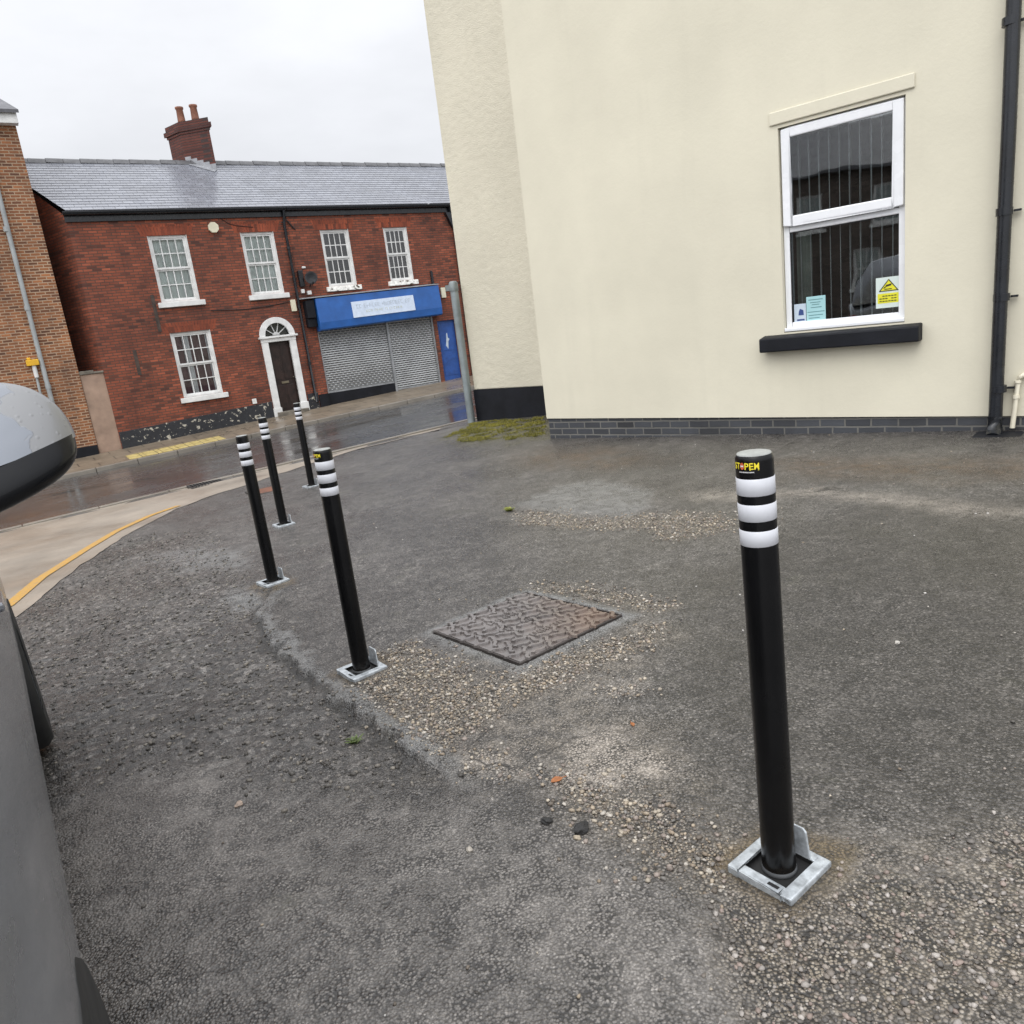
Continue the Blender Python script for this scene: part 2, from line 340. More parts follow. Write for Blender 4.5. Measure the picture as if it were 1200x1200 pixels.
# ground masks: outlines traced in image pixels, projected onto the ground in metres
GEO = {
 'ring':[(-0.525,3.42),(0.03,3.815),(0.525,3.19),(-0.05,2.775)],
 'gravA':[(-0.81,3.03),(-0.70,3.21),(-0.56,3.33),(-0.44,3.20),(-0.22,2.80),(-0.08,2.70),(-0.14,2.55),(-0.21,2.42),(-0.27,2.33),(-0.33,2.28),(-0.43,2.42),(-0.53,2.59),(-0.71,2.91)],
 'gravB':[(-0.07,2.74),(0.10,2.88),(0.42,2.97),(0.58,3.04),(0.52,2.93),(0.32,2.79),(0.12,2.67),(-0.02,2.58),(-0.09,2.60)],
 'gravC':[(0.04,3.80),(0.14,3.86),(0.39,3.66),(0.57,3.43),(0.69,3.23),(0.60,3.19),(0.50,3.28),(0.42,3.42),(0.29,3.59)],
 'wornD':[(0.07,2.16),(0.14,2.26),(0.28,2.24),(0.31,2.13),(0.39,2.01),(0.39,1.96),(0.25,1.92),(0.15,1.94),(0.07,2.01)],
 'wornE':[(0.24,2.57),(0.35,2.56),(0.39,2.45),(0.28,2.47)],
 'wornF':[(-0.21,2.22),(-0.08,2.18),(-0.07,2.08),(-0.18,2.09),(-0.24,2.18)],
 'gravG':[(0.04,2.04),(0.15,1.97),(0.25,1.85),(0.34,1.71),(0.42,1.61),(0.45,1.57),(0.39,1.49),(0.35,1.46),(0.30,1.54),(0.25,1.59),(0.20,1.68),(0.13,1.81),(0.06,1.93)],
 'gravH':[(0.52,1.36),(0.64,1.43),(0.75,1.46),(0.81,1.35),(0.91,1.36),(1.01,1.49),(1.12,1.51),(1.14,1.40),(1.04,1.17),(0.64,1.06),(0.35,1.12),(0.32,1.28),(0.35,1.42),(0.41,1.43)],
 'gravI':[(0.00,5.67),(0.26,5.53),(0.59,5.06),(0.92,4.96),(1.23,4.77),(1.37,4.50),(1.24,4.26),(0.93,4.23),(0.85,4.58),(0.50,4.87),(0.11,5.25)],
 'wornJ':[(1.27,5.34),(1.45,5.37),(1.63,5.14),(2.09,4.94),(2.20,4.67),(2.40,4.43),(2.51,4.18),(2.59,3.92),(2.83,3.79),(2.70,3.62),(2.44,3.75),(2.35,4.07),(2.18,4.41),(2.02,4.77),(1.56,4.93),(1.32,5.11)],
 'smoothK':[(0.01,5.92),(0.31,6.25),(0.63,6.47),(0.89,6.22),(1.10,5.65),(0.97,5.20),(0.81,4.99),(0.54,5.20),(0.26,5.53)],
 'brownL':[(0.17,8.42),(0.58,8.54),(1.15,7.83),(1.40,6.88),(1.02,7.00),(0.41,7.67)],
 'brownM':[(2.10,6.13),(2.54,5.99),(3.14,5.35),(3.65,4.92),(3.28,4.42),(2.83,4.81),(2.31,5.46)],
 'moss':[(-0.91,11.63),(-0.54,12.89),(0.19,12.37),(0.71,11.75),(0.60,9.53),(0.11,9.76),(-0.53,10.34)],
 'smoothN':[(-1.73,2.36),(-1.55,2.44),(-1.33,2.51),(-1.14,2.51),(-0.93,2.23),(-0.59,2.11),(-0.26,2.02),(-0.02,1.75),(0.37,1.42),(0.34,0.6),(-1.13,.6),(-1.9,1.2)],
 'rough':[(-4.91,7.84),(-2.91,7.18),(-1.67,4.54),(-1.12,3.29),(-0.64,2.60),(-0.32,2.10),(-0.59,2.12),(-0.94,2.26),(-1.15,2.54),(-1.37,2.52),(-1.74,2.39),(-2.37,2.57),(-4.02,4.72)],
 'greyO':[(-3.29,6.51),(-2.61,6.36),(-2.22,5.98),(-1.99,5.37),(-2.46,5.57),(-3.09,6.08)],
 'greyP':[(-1.98,4.87),(-1.73,4.74),(-1.58,4.41),(-1.76,4.39)],
 'mortar':[(0.37,1.54),(0.53,1.67),(0.72,1.51),(0.50,1.36)],
 'mortar2':[(-0.89,3.10),(-0.75,3.30),(-0.58,3.10),(-0.77,2.93)],
 'mortar3':[(-1.80,4.79),(-1.69,5.09),(-1.46,4.74),(-1.62,4.57)],
}
EDGE = [(-1.69,4.95),(-1.61,4.67),(-1.59,4.26),(-1.41,3.82),(-1.10,3.30),(-0.92,3.03),(-0.78,2.78),(-0.65,2.63),(-0.50,2.40),(-0.38,2.22),(-0.29,2.08),(-0.21,1.98)]
def sdf(poly, x, y):
    """signed distance (negative inside) of points to an outline"""
    p = np.array(poly); d = np.full(x.shape, 1e9); inside = np.zeros(x.shape, bool); n = len(p)
    for i in range(n):
        a, b = p[i], p[(i+1) % n]; e = b-a; l = max(1e-9, e@e)
        t = np.clip(((x-a[0])*e[0]+(y-a[1])*e[1])/l, 0, 1)
        d = np.minimum(d, (x-a[0]-t*e[0])**2+(y-a[1]-t*e[1])**2)
        c = ((a[1] > y) != (b[1] > y)) & (x < (b[0]-a[0])*(y-a[1])/(b[1]-a[1]+1e-12)+a[0]); inside ^= c
    d = np.sqrt(d); return np.where(inside, -d, d)
def line_side(line, x, y):
    """distance to an open line and the side (positive = right when walking along it)"""
    p = np.array(line); best = np.full(x.shape, 1e9); side = np.zeros(x.shape); tt = np.zeros(x.shape); n = len(p)-1
    for i in range(n):
        a, b = p[i], p[i+1]; e = b-a; l = e@e
        t = np.clip(((x-a[0])*e[0]+(y-a[1])*e[1])/l, 0, 1); dx = x-a[0]-t*e[0]; dy = y-a[1]-t*e[1]
        d = dx*dx+dy*dy; k = d < best; best = np.where(k, d, best); side = np.where(k, e[0]*dy-e[1]*dx, side); tt = np.where(k, (i+t)/n, tt)
    return np.sqrt(best), np.sign(side), tt
_H = rng.random((256, 256))
def vnoise(x, y):
    xi = np.floor(x).astype(int); yi = np.floor(y).astype(int); fx = x-xi; fy = y-yi
    fx = fx*fx*(3-2*fx); fy = fy*fy*(3-2*fy); h = lambda i, j: _H[i % 256, j % 256]
    return (h(xi, yi)*(1-fx)+h(xi+1, yi)*fx)*(1-fy)+(h(xi, yi+1)*(1-fx)+h(xi+1, yi+1)*fx)*fy
def fbm(x, y, s, o=4):
    r = 0; a = .5; t = 0
    for k in range(o): r = r+a*vnoise(x*s+17.3*k, y*s+9.1*k); t += a; s *= 2.03; a *= .55
    return r/t-.5
def msk(names, x, y, soft=.05, wob=.12, ws=9):
    r = np.zeros(x.shape); nz = fbm(x, y, ws, 4)*wob
    for n in names: r = np.maximum(r, np.clip(.5-(sdf(GEO[n], x, y)+nz)/(2*soft), 0, 1))
    return r
FOOT_EDGE = [(-9.5,1.5),(-4.3,2.4),(-3.75,3.6),(-3.57,5.06),(-3.72,5.79),(-3.87,6.59),(-3.98,7.64),(-4.00,8.9),(-3.75,9.6),(-3.38,10.12),(-3.05,10.83),(-2.3,11.93),(-1.25,12.62),(-.45,13.15)]
_fe = []
for _i in range(len(FOOT_EDGE)-1):
    _a, _b = Vector(FOOT_EDGE[_i]), Vector(FOOT_EDGE[_i+1]); _n = max(2, int((_b-_a).length/.07)); _nr = Vector((-(_b-_a).y, (_b-_a).x)).normalized()
    for _k in range(_n):
        _p = _a.lerp(_b, _k/_n); _j = float(fbm(np.array(_p.x), np.array(_p.y), 2.2, 4))*.16; _fe.append((_p.x+_nr.x*_j, _p.y+_nr.y*_j))
FOOT_EDGE = _fe+[FOOT_EDGE[-1]]
FOOT = FOOT_EDGE+[UV(22, 13.25), UV(22, 12.85), UV(-14, 12.85), (-18, 3)]
def micro(x, y):
    """pot-holes, the broken step in the tarmac and small unevenness"""
    z = fbm(x, y, .9, 4)*.022+fbm(x, y, 7, 3)*.006
    fo = np.clip(sdf(FOOT, x, y)/.2, 0, 1)
    d, s, t = line_side(EDGE, x, y)
    d2 = d*s+fbm(x, y, 8, 4)*.11                       # jagged
    d2 = d2+fbm(x, y, 30, 3)*.035; low = np.clip(.5-d2/.014, 0, 1)*np.exp(-np.clip(-d2, 0, 9)/.55)*np.clip(t*8, 0, 1)*np.clip((1-t)*3.2, 0, 1)
    z = z-.036*low
    rough = msk(['rough'], x, y, .2, .3, 4); z = z+rough*(fbm(x, y, 22, 3)*.016+fbm(x, y, 3.1, 3)*.02)
    g = msk(['gravA','gravB','gravC','gravG','gravH','gravI'], x, y, .05); z = z-g*.008+g*fbm(x, y, 45, 2)*.010
    k = msk(['ring'], x, y, .03, .03); z = z*(1-k)+k*.004
    for bx, by in BOLL: 
        r = np.hypot(x-bx, y-by); q = np.clip((.24-r)/.08, 0, 1); z = z*(1-q)+q*-.003
    lid = np.clip(.5-sdf(LID, x, y)/.02, 0, 1); z = z-lid*.03
    mo = msk(['moss'], x, y, .35, .4, 3); z = z+mo*.035
    return z*fo+.006*(1-fo)
BOLL = [(.52,1.50),(-.745,3.09),(-1.645,4.83),(-2.10,6.77),(-2.335,8.88)]
LID = [(-.45,3.40),(.02,3.735),(.44,3.20),(-.045,2.86)]
def ground_z(x, y):
    x = np.atleast_1d(np.asarray(x, float)); y = np.atleast_1d(np.asarray(y, float)); return gz(x, y)+micro(x, y)
def gp(x, y): return float(ground_z(x, y)[0])

# ------------------------------------------------------------------ car park sheet
def spaced(lo, a, b, hi, st, grow=1.09, mx=1.2):
    mid = list(np.arange(a, b+st/2, st)); up = []; s = st; p = mid[-1]
    while p < hi: s = min(mx, s*grow); p += s; up.append(p)
    dn = []; s = st; p = mid[0]
    while p > lo: s = min(mx, s*grow); p -= s; dn.append(p)
    return np.array(dn[::-1]+mid+up)
gx = spaced(-16, -1.75, 1.2, 16, .0115); gy = spaced(-14, 1.0, 4.1, 16, .0125)
X, Y = np.meshgrid(gx, gy); nx, ny = len(gx), len(gy)
xf, yf = X.ravel(), Y.ravel()
Zf = ground_z(xf, yf)
idx = np.arange(nx*ny).reshape(ny, nx)
quads = np.stack([idx[:-1, :-1], idx[:-1, 1:], idx[1:, 1:], idx[1:, :-1]], -1).reshape(-1, 4)
cxs = xf[quads].mean(1); cys = yf[quads].mean(1)
vv = (cxs-H0.x)*DV.x+(cys-H0.y)*DV.y
quads = quads[vv > 13.0]
me = bpy.data.meshes.new('car_park'); me.from_pydata(np.c_[xf, yf, Zf].tolist(), [], quads.tolist())
me.polygons.foreach_set('use_smooth', np.ones(len(quads), bool))
def attr(me, name, r, g, b, a=None):
    at = me.attributes.new(name, 'FLOAT_COLOR', 'POINT'); c = np.ones((len(r), 4)); c[:, 0] = r; c[:, 1] = g; c[:, 2] = b
    at.data.foreach_set('color', c.ravel())
attr(me, 'wear', msk(['gravA','gravB','gravC','gravG','gravH','gravI'], xf, yf, .05), msk(['mortar','mortar2','mortar3'], xf, yf, .03, .07), msk(['smoothN','smoothK','greyO','greyP'], xf, yf, .04, .1))
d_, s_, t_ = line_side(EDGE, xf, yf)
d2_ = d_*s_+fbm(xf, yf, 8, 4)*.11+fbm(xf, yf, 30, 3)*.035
crack_shade = np.clip(1-np.abs(d2_+.020)/.030, 0, 1)*np.clip(t_*8, 0, 1)*np.clip((1-t_)*3, 0, 1)  # crack line, with the shade under the step painted into it
attr(me, 'stain', np.maximum(msk(['wornD','wornE','wornF'], xf, yf, .035, .16, 7), .9*msk(['wornJ'], xf, yf, .1, .2)), msk(['moss'], xf, yf, .22, .45, 3), msk(['rough'], xf, yf, .2, .35, 4))
FRESH = [(.42,1.62),(.62,1.5),(1.05,1.62),(1.3,1.35),(3.2,.9),(4.2,3.4),(2.2,4.4),(.95,3.6),(.62,2.85),(.40,2.55),(.46,2.2),(.42,1.9)]; GEO['halo'] = [(-.72,3.25),(-.1,2.85),(.55,3.1),(.66,2.95),(.35,2.6),(.2,2.45),(.42,2.2),(.48,1.9),(.42,1.72),(.5,1.56),(.95,1.5),(1.2,1.5),(1.0,1.0),(.35,1.1),(.28,1.5),(.05,1.85),(-.02,2.05),(-.28,2.1),(-.35,2.3),(-.6,2.75)]; GEO['fresh'] = FRESH
attr(me, 'tone', msk(['fresh'], xf, yf, .12, .25, 4), msk(['halo'], xf, yf, .09, .22, 6), xf*0)
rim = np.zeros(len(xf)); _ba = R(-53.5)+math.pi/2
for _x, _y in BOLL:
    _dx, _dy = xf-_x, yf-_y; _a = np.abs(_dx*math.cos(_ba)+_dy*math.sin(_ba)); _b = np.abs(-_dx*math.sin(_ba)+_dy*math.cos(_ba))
    rim = np.maximum(rim, np.clip(1-np.abs(np.maximum(_a, _b)-.088)/.016, 0, 1)*(.6+fbm(xf, yf, 20, 3)))  # contact shade painted on the ground round each base frame
attr(me, 'earth', msk(['brownL','brownM'], xf, yf, .35, .5, 3), np.clip(crack_shade*1.3+rim, 0, 1), np.maximum.reduce([msk(['ring'], xf, yf, .02, .05), np.clip((d2_-.0)/.015, 0, 1)*np.clip((.10+fbm(xf, yf, 5, 3)*.12-d2_)/.03, 0, 1)*np.clip(t_*5, 0, 1)*np.clip((1-t_)*4, 0, 1)*.9, .8*msk(['smoothK','greyP','greyO'], xf, yf, .04, .16)]))

def tarmac_mat():
    m = N('wet worn tarmac'); p = m.pos()
    def at(n):
        a = m.n('ShaderNodeAttribute'); a.attribute_name = n; s = m.n('ShaderNodeSeparateColor'); m.l(a.outputs['Color'], s.inputs[0]); return s.outputs
    wear, stain, earth = at('wear'), at('stain'), at('earth')
    def vor(scale):
        v = m.n('ShaderNodeTexVoronoi'); m.l(p, v.inputs['Vector']); v.inputs['Scale'].default_value = scale
        s = m.n('ShaderNodeSeparateColor'); m.l(v.outputs['Color'], s.inputs[0]); return v.outputs['Distance'], s.outputs
    d1, c1 = vor(135); d2, c2 = vor(230); d3, c3 = vor(48)
    base = m.ramp(c1[0], [(0, .022), (.3, .066), (.75, .118), (.95, .165), (1, .25)])
    fine = m.ramp(c2[0], [(0, .085), (.5, .135), (.9, .185), (1, .27)])
    coarse = m.ramp(c3[1], [(0, .016), (.45, .058), (.85, .135), (1, .27)])
    col = m.mix(m.math('MULTIPLY', wear[2], .85), base, fine)
    col = m.mix(m.math('MULTIPLY', stain[2], .75), col, coarse)
    col = m.mix(1.0, col, (1.03, .95, .865), 'MULTIPLY')
    clump = m.ramp(m.noise(p, 34, 4, .72), [(.3, .68), (.5, 1.0), (.72, 1.28)]); col = m.mix(1.0, col, clump, 'MULTIPLY')
    big = m.ramp(m.noise(p, .55, 5, .6), [(.28, .64), (.72, 1.3)]); col = m.mix(1.0, col, big, 'MULTIPLY')
    med = m.ramp(m.noise(p, 4.5, 5, .65), [(.3, .72), (.7, 1.26)]); col = m.mix(1.0, col, med, 'MULTIPLY')
    col = m.mix(1.0, col, m.mix(at('tone')[0], (1.20, 1.20, 1.20), (.76, .75, .74)), 'MULTIPLY')
    col = m.mix(m.math('MULTIPLY', at('tone')[1], m.mr(m.noise(p, 11, 5, .7), .34, .62, .1, .72)), col, m.ramp(c1[1], [(0, (.11, .095, .075)), (.5, (.21, .18, .145)), (1, (.36, .315, .26))]))
    # pale binder-free aggregate
    gcol = m.ramp(c1[1], [(0, (.07, .06, .048)), (.35, (.17, .14, .105)), (.7, (.27, .23, .175)), (1, (.42, .375, .31))])
    gcol = m.mix(m.mr(d1, .35, .6, 0, .8), gcol, (.035, .03, .024))
    gm = m.math('MULTIPLY', wear[0], m.mr(m.noise(p, 16, 4, .7), .36, .56, .25, 1.))
    col = m.mix(gm, col, gcol)
    col = m.mix(m.math('MULTIPLY', stain[0], m.mr(m.math('ADD', c1[2], m.noise(p, 26, 4, .7)), .45, 1.0, .1, .9)), col, m.ramp(c1[1], [(0, (.25, .215, .18)), (1, (.47, .42, .36))]))
    ringc = m.ramp(m.noise(p, 24, 5, .7), [(.3, (.165, .165, .16)), (.7, (.275, .275, .268))])
    col = m.mix(m.math('MULTIPLY', earth[2], .85), col, ringc)
    mort = m.ramp(m.noise(p, 40, 5, .7), [(.3, (.085, .06, .032)), (.7, (.20, .15, .085))])
    col = m.mix(m.math('MULTIPLY', wear[1], .92), col, mort)
    col = m.mix(m.math('MULTIPLY', earth[0], m.mr(m.noise(p, 5, 5, .7), .35, .65, .2, .9)), col, (.125, .07, .03))
    col = m.mix(m.math('MULTIPLY', earth[1], .85), col, (.018, .016, .012))  # painted shade: step crack and contact ring round the bollard frames
    mg = m.ramp(m.noise(p, 30, 4, .7), [(.3, (.06, .06, .018)), (.55, (.17, .16, .03)), (.75, (.27, .24, .04))])
    col = m.mix(m.math('MULTIPLY', stain[1], m.mr(m.noise(p, 6, 5, .7), .4, .58, 0, .9)), col, mg)
    tr = m.mr(m.noise(p, 2.2, 5, .7), .6, .72, 0, .28); col = m.mix(tr, col, (.055, .060, .022))   # algae in the hollows
    pit = m.math('MULTIPLY', m.mr(d1, .36, .60, 0, .88), m.mr(m.noise(p, 13, 3), .35, .6, .3, 1.)); col = m.mix(pit, col, (.015, .0135, .012))
    wv_ = m.n('ShaderNodeVectorMath', operation='MULTIPLY_ADD'); wn_ = m.n('ShaderNodeTexNoise'); m.l(p, wn_.inputs['Vector']); wn_.inputs['Scale'].default_value = 3.0; wn_.inputs['Detail'].default_value = 6
    m.l(wn_.outputs['Color'], wv_.inputs[0]); wv_.inputs[1].default_value = (.5, .5, .5); m.l(p, wv_.inputs[2])
    ce = m.n('ShaderNodeTexVoronoi', feature='DISTANCE_TO_EDGE'); m.l(wv_.outputs[0], ce.inputs['Vector']); ce.inputs['Scale'].default_value = .75
    crk = m.math('MULTIPLY', m.mr(ce.outputs['Distance'], .002, .007, 1, 0), m.mr(m.noise(p, .8, 3), .48, .58, 0, .85)); col = m.mix(crk, col, (.014, .012, .010))
    h = m.math('ADD', m.math('MULTIPLY', m.math('SUBTRACT', 1.0, d1), 1.0), m.math('MULTIPLY', c1[0], .5))
    nrm = m.bump(h, .55, .005); nrm = m.bump(m.math('SUBTRACT', 1.0, d3), .25, .007, nrm)
    nrm = m.bump(m.noise(p, 420, 2), .3, .002, nrm)
    wet = m.noise(p, 1.1, 5, .6)
    rough = m.math('ADD', m.mr(wet, .35, .65, .20, .48), m.math('MULTIPLY', m.math('SUBTRACT', c1[2], .5), .2))
    return m.fin(col, rough, nrm, spec=.58)
me.materials.append(tarmac_mat())
cp = bpy.data.objects.new('car_park', me); COL.objects.link(cp); tag(cp, kind='structure')

# far ground, below everything, out to the horizon
gb = MB(); q = 900
def slab(pts, z): return [(x, y, z) for x, y in pts]
gb.add([(-q,-q,-2.6),(q,-q,-2.6),(q,q,-2.6),(-q,q,-2.6)], [(0,1,2,3)])
tag(gb.build('ground', plain('earth', (.09, .085, .075), .8, var=.3, scale=.2)), kind='structure')

# ------------------------------------------------------------------ road, far pavement, near footway
def strip(us, vs, fz):
    b = MB(); n = len(vs); b.add([(*UV(u, v), fz(u, v)) for u in us for v in vs], [(i*n+j, i*n+j+1, (i+1)*n+j+1, (i+1)*n+j) for i in range(len(us)-1) for j in range(n-1)], True); return b
def road_mat():
    m = N('wet road'); p = m.pos()
    v = m.n('ShaderNodeTexVoronoi'); m.l(p, v.inputs['Vector']); v.inputs['Scale'].default_value = 70; s = m.n('ShaderNodeSeparateColor'); m.l(v.outputs['Color'], s.inputs[0])
    c = m.ramp(s.outputs[0], [(0, .028), (.6, .05), (1, .11)])
    c = m.mix(1.0, c, m.ramp(m.noise(p, .5, 5, .6), [(.3, .75), (.7, 1.35)]), 'MULTIPLY')
    r = m.mr(m.noise(p, .7, 6, .65), .36, .62, .10, .34)
    n = m.bump(m.noise(p, 40, 3), .10, .004); n = m.bump(m.noise(p, 3.0, 3), .05, .02, n)
    return m.fin(c, r, n, spec=.62)
tag(strip(np.arange(-40, 60.1, 1.), [2.66, 3.2, 4.4, 6, 7.6, 9.2, 10.8, 12.2, 12.9], zroad).build('road', road_mat()), kind='structure')
def pave_mat(name, col, flag=True, rough=.4):
    m = N(name); v = m.pos(); c = m.ramp(m.noise(v, 1.2, 6, .65), [(.3, tuple(x*.62 for x in col)), (.7, tuple(x*1.12 for x in col))])
    c = m.mix(m.mr(m.noise(v, 60, 4, .7), .45, .75, 0, .5), c, tuple(x*.55 for x in col))
    h = m.noise(v, 90, 3); nrm = m.bump(h, .25, .004)
    if flag:
        mp = m.n('ShaderNodeMapping'); m.l(v, mp.inputs[0]); mp.inputs['Rotation'].default_value = (0, 0, -A1)
        bt = m.n('ShaderNodeTexBrick'); m.l(mp.outputs[0], bt.inputs['Vector']); bt.inputs['Scale'].default_value = 1; bt.inputs['Brick Width'].default_value = .9; bt.inputs['Row Height'].default_value = .6; bt.inputs['Mortar Size'].default_value = .012
        c = m.mix(bt.outputs['Fac'], c, (.03, .028, .024)); nrm = m.bump(m.math('SUBTRACT', 1.0, bt.outputs['Fac']), .3, .006, nrm)
    return m.fin(c, m.mr(m.noise(v, .9, 5, .6), .35, .65, rough-.14, rough+.14), nrm, spec=.5)
M['flag'] = pave_mat('wet paving flags', (.23, .185, .135))
M['footway'] = pave_mat('worn buff footway', (.315, .27, .218), False, .42)
M['kerbstone'] = pave_mat('stone kerb', (.24, .215, .18), False, .4)
us = np.arange(-40, 60.1, 1.)
fp = MB(); n = 3
for i in range(len(us)-1):
    a, b = us[i], us[i+1]
    q = [(*UV(a, -.3), zf(a)+.012), (*UV(a, 2.48), zf(a)-.1), (*UV(b, 2.48), zf(b)-.1), (*UV(b, -.3), zf(b)+.012)]
    fp.add(q, [(0, 1, 2, 3)])
tag(fp.build('pavement', M['flag']), kind='structure')
kb = MB()
for i in range(len(us)-1):
    a, b = us[i]+.006, us[i+1]-.006; zt = lambda u: zf(u)-.098
    kb.hexa([(*UV(a, 2.66), zt(a)-.2), (*UV(b, 2.66), zt(b)-.2), (*UV(b, 2.49), zt(b)-.2), (*UV(a, 2.49), zt(a)-.2),
             (*UV(a, 2.65), zt(a)), (*UV(b, 2.65), zt(b)), (*UV(b, 2.49), zt(b)+.004), (*UV(a, 2.49), zt(a)+.004)])
tag(kb.build('kerb', M['kerbstone'], bevel=.012), kind='structure')
# yellow tactile strip, sloped to the kerb
def tact_mat():
    m = N('worn yellow tactile paving'); p = m.pos(); mp = m.n('ShaderNodeMapping'); m.l(p, mp.inputs[0]); mp.inputs['Rotation'].default_value = (0, 0, -A1)
    bt = m.n('ShaderNodeTexBrick'); m.l(mp.outputs[0], bt.inputs['Vector']); bt.inputs['Scale'].default_value = 1; bt.offset = 0; bt.inputs['Brick Width'].default_value = .4; bt.inputs['Row Height'].default_value = .4; bt.inputs['Mortar Size'].default_value = .01
    c = m.ramp(m.noise(p, 5, 5, .7), [(.3, (.34, .27, .10)), (.7, (.62, .50, .20))]); c = m.mix(bt.outputs['Fac'], c, (.10, .08, .05))
    return m.fin(c, .5, m.bump(m.noise(p, 60, 2), .3, .006))
tp = MB()
for i in range(6):
    for j in range(2):
        a = -.15+i*.42; v0 = 1.62+j*.42
        tp.hexa([(*UV(a, v0+.4), zf(a)-.04*(v0+.4)-.03), (*UV(a+.4, v0+.4), zf(a+.4)-.04*(v0+.4)-.03), (*UV(a+.4, v0), zf(a+.4)-.04*v0-.03), (*UV(a, v0), zf(a)-.04*v0-.03),
                 (*UV(a, v0+.4), zf(a)-.04*(v0+.4)+.012), (*UV(a+.4, v0+.4), zf(a+.4)-.04*(v0+.4)+.012), (*UV(a+.4, v0), zf(a+.4)-.04*v0+.012), (*UV(a, v0), zf(a)-.04*v0+.012)])
tag(tp.build('tactile_paving', tact_mat()), kind='structure')
# near footway: one sheet on the plane of the car park
fw = MB(); lst = FOOT; tri = tessellate_polygon([[Vector((x, y, 0)) for x, y in lst]])
fw.add([(x, y, float(gz(np.array(x), np.array(y)))+.010) for x, y in lst], [tuple(t) for t in tri])
fo = fw.build('footway', M['footway'])
bm = bmesh.new(); bm.from_mesh(fo.data)
for f in bm.faces:
    if f.normal.z < 0: f.normal_flip()
bm.to_mesh(fo.data); bm.free(); tag(fo, kind='structure')
nk = MB()      # dropped kerb stones towards the road
for u in np.arange(-13.8, 21.5, .92):
    a, b = u, u+.905; P = lambda u, v, dz: (*UV(u, v), float(gz(*[np.array(t) for t in UV(u, 12.85)]))+dz)
    nk.hexa([P(a, 12.86, -.2), P(b, 12.86, -.2), P(b, 12.72, -.2), P(a, 12.72, -.2), P(a, 12.86, .022), P(b, 12.86, .022), P(b, 12.72, .016), P(a, 12.72, .016)])
tag(nk.build('dropped_kerb', M['kerbstone'], bevel=.008), kind='structure')
# yellow line along the edge of the tarmac
def ymat():
    m = N('worn yellow road paint'); p = m.pos(); c = m.mix(m.mr(m.noise(p, 26, 5, .7), .5, .66, 0, .8), (.46, .26, .05), (.27, .22, .16))
    return m.fin(c, .5, m.bump(m.noise(p, 90, 3), .3, .003))
YL = [(-3.9,3.2),(-3.78,4.3),(-3.83,5.41),(-4.06,6.22),(-4.20,7.23),(-4.28,8.0),(-4.22,8.7),(-4.05,9.1)]
yl = MB(); pts = []
for i in range(len(YL)-1):
    for t in np.linspace(0, 1, 8, endpoint=(i == len(YL)-2)): pts.append(Vector(YL[i]).lerp(Vector(YL[i+1]), t))
vs_ = []
for i, p in enumerate(pts):
    d = (pts[min(i+1, len(pts)-1)]-pts[max(0, i-1)]).normalized(); nn = Vector((-d.y, d.x))
    for sgn in (-.05, .05):
        q_ = p+nn*sgn; vs_.append((q_.x, q_.y, float(gz(np.array(q_.x), np.array(q_.y)))+.016))
yl.add(vs_, [(2*i, 2*i+1, 2*i+3, 2*i+2) for i in range(len(pts)-1)])
tag(yl.build('yellow_line', ymat()), kind='structure')

# ------------------------------------------------------------------ wall with openings
def wall_grid(b, x0, x1, z0, z1, holes, y, depth, zbot=None):
    """front face at y with rectangular holes and their reveals"""
    xs = sorted({x0, x1, *[h[0] for h in holes], *[h[1] for h in holes]}); zs = sorted({z0, z1, *[h[2] for h in holes], *[h[3] for h in holes]})
    for i in range(len(xs)-1):
        for j in range(len(zs)-1):
            cx, cz = (xs[i]+xs[i+1])/2, (zs[j]+zs[j+1])/2
            if any(h[0] < cx < h[1] and h[2] < cz < h[3] for h in holes): continue
            b.add([(xs[i], y, zs[j]), (xs[i+1], y, zs[j]), (xs[i+1], y, zs[j+1]), (xs[i], y, zs[j+1])], [(0, 1, 2, 3)])
    for a, c, e, g in holes:
        for q in ([(a,y,e),(a,y,g),(a,y+depth,g),(a,y+depth,e)], [(c,y,g),(c,y,e),(c,y+depth,e),(c,y+depth,g)], [(a,y,g),(c,y,g),(c,y+depth,g),(a,y+depth,g)], [(c,y,e),(a,y,e),(a,y+depth,e),(c,y+depth,e)]):
            b.add(q, [(0, 1, 2, 3)])

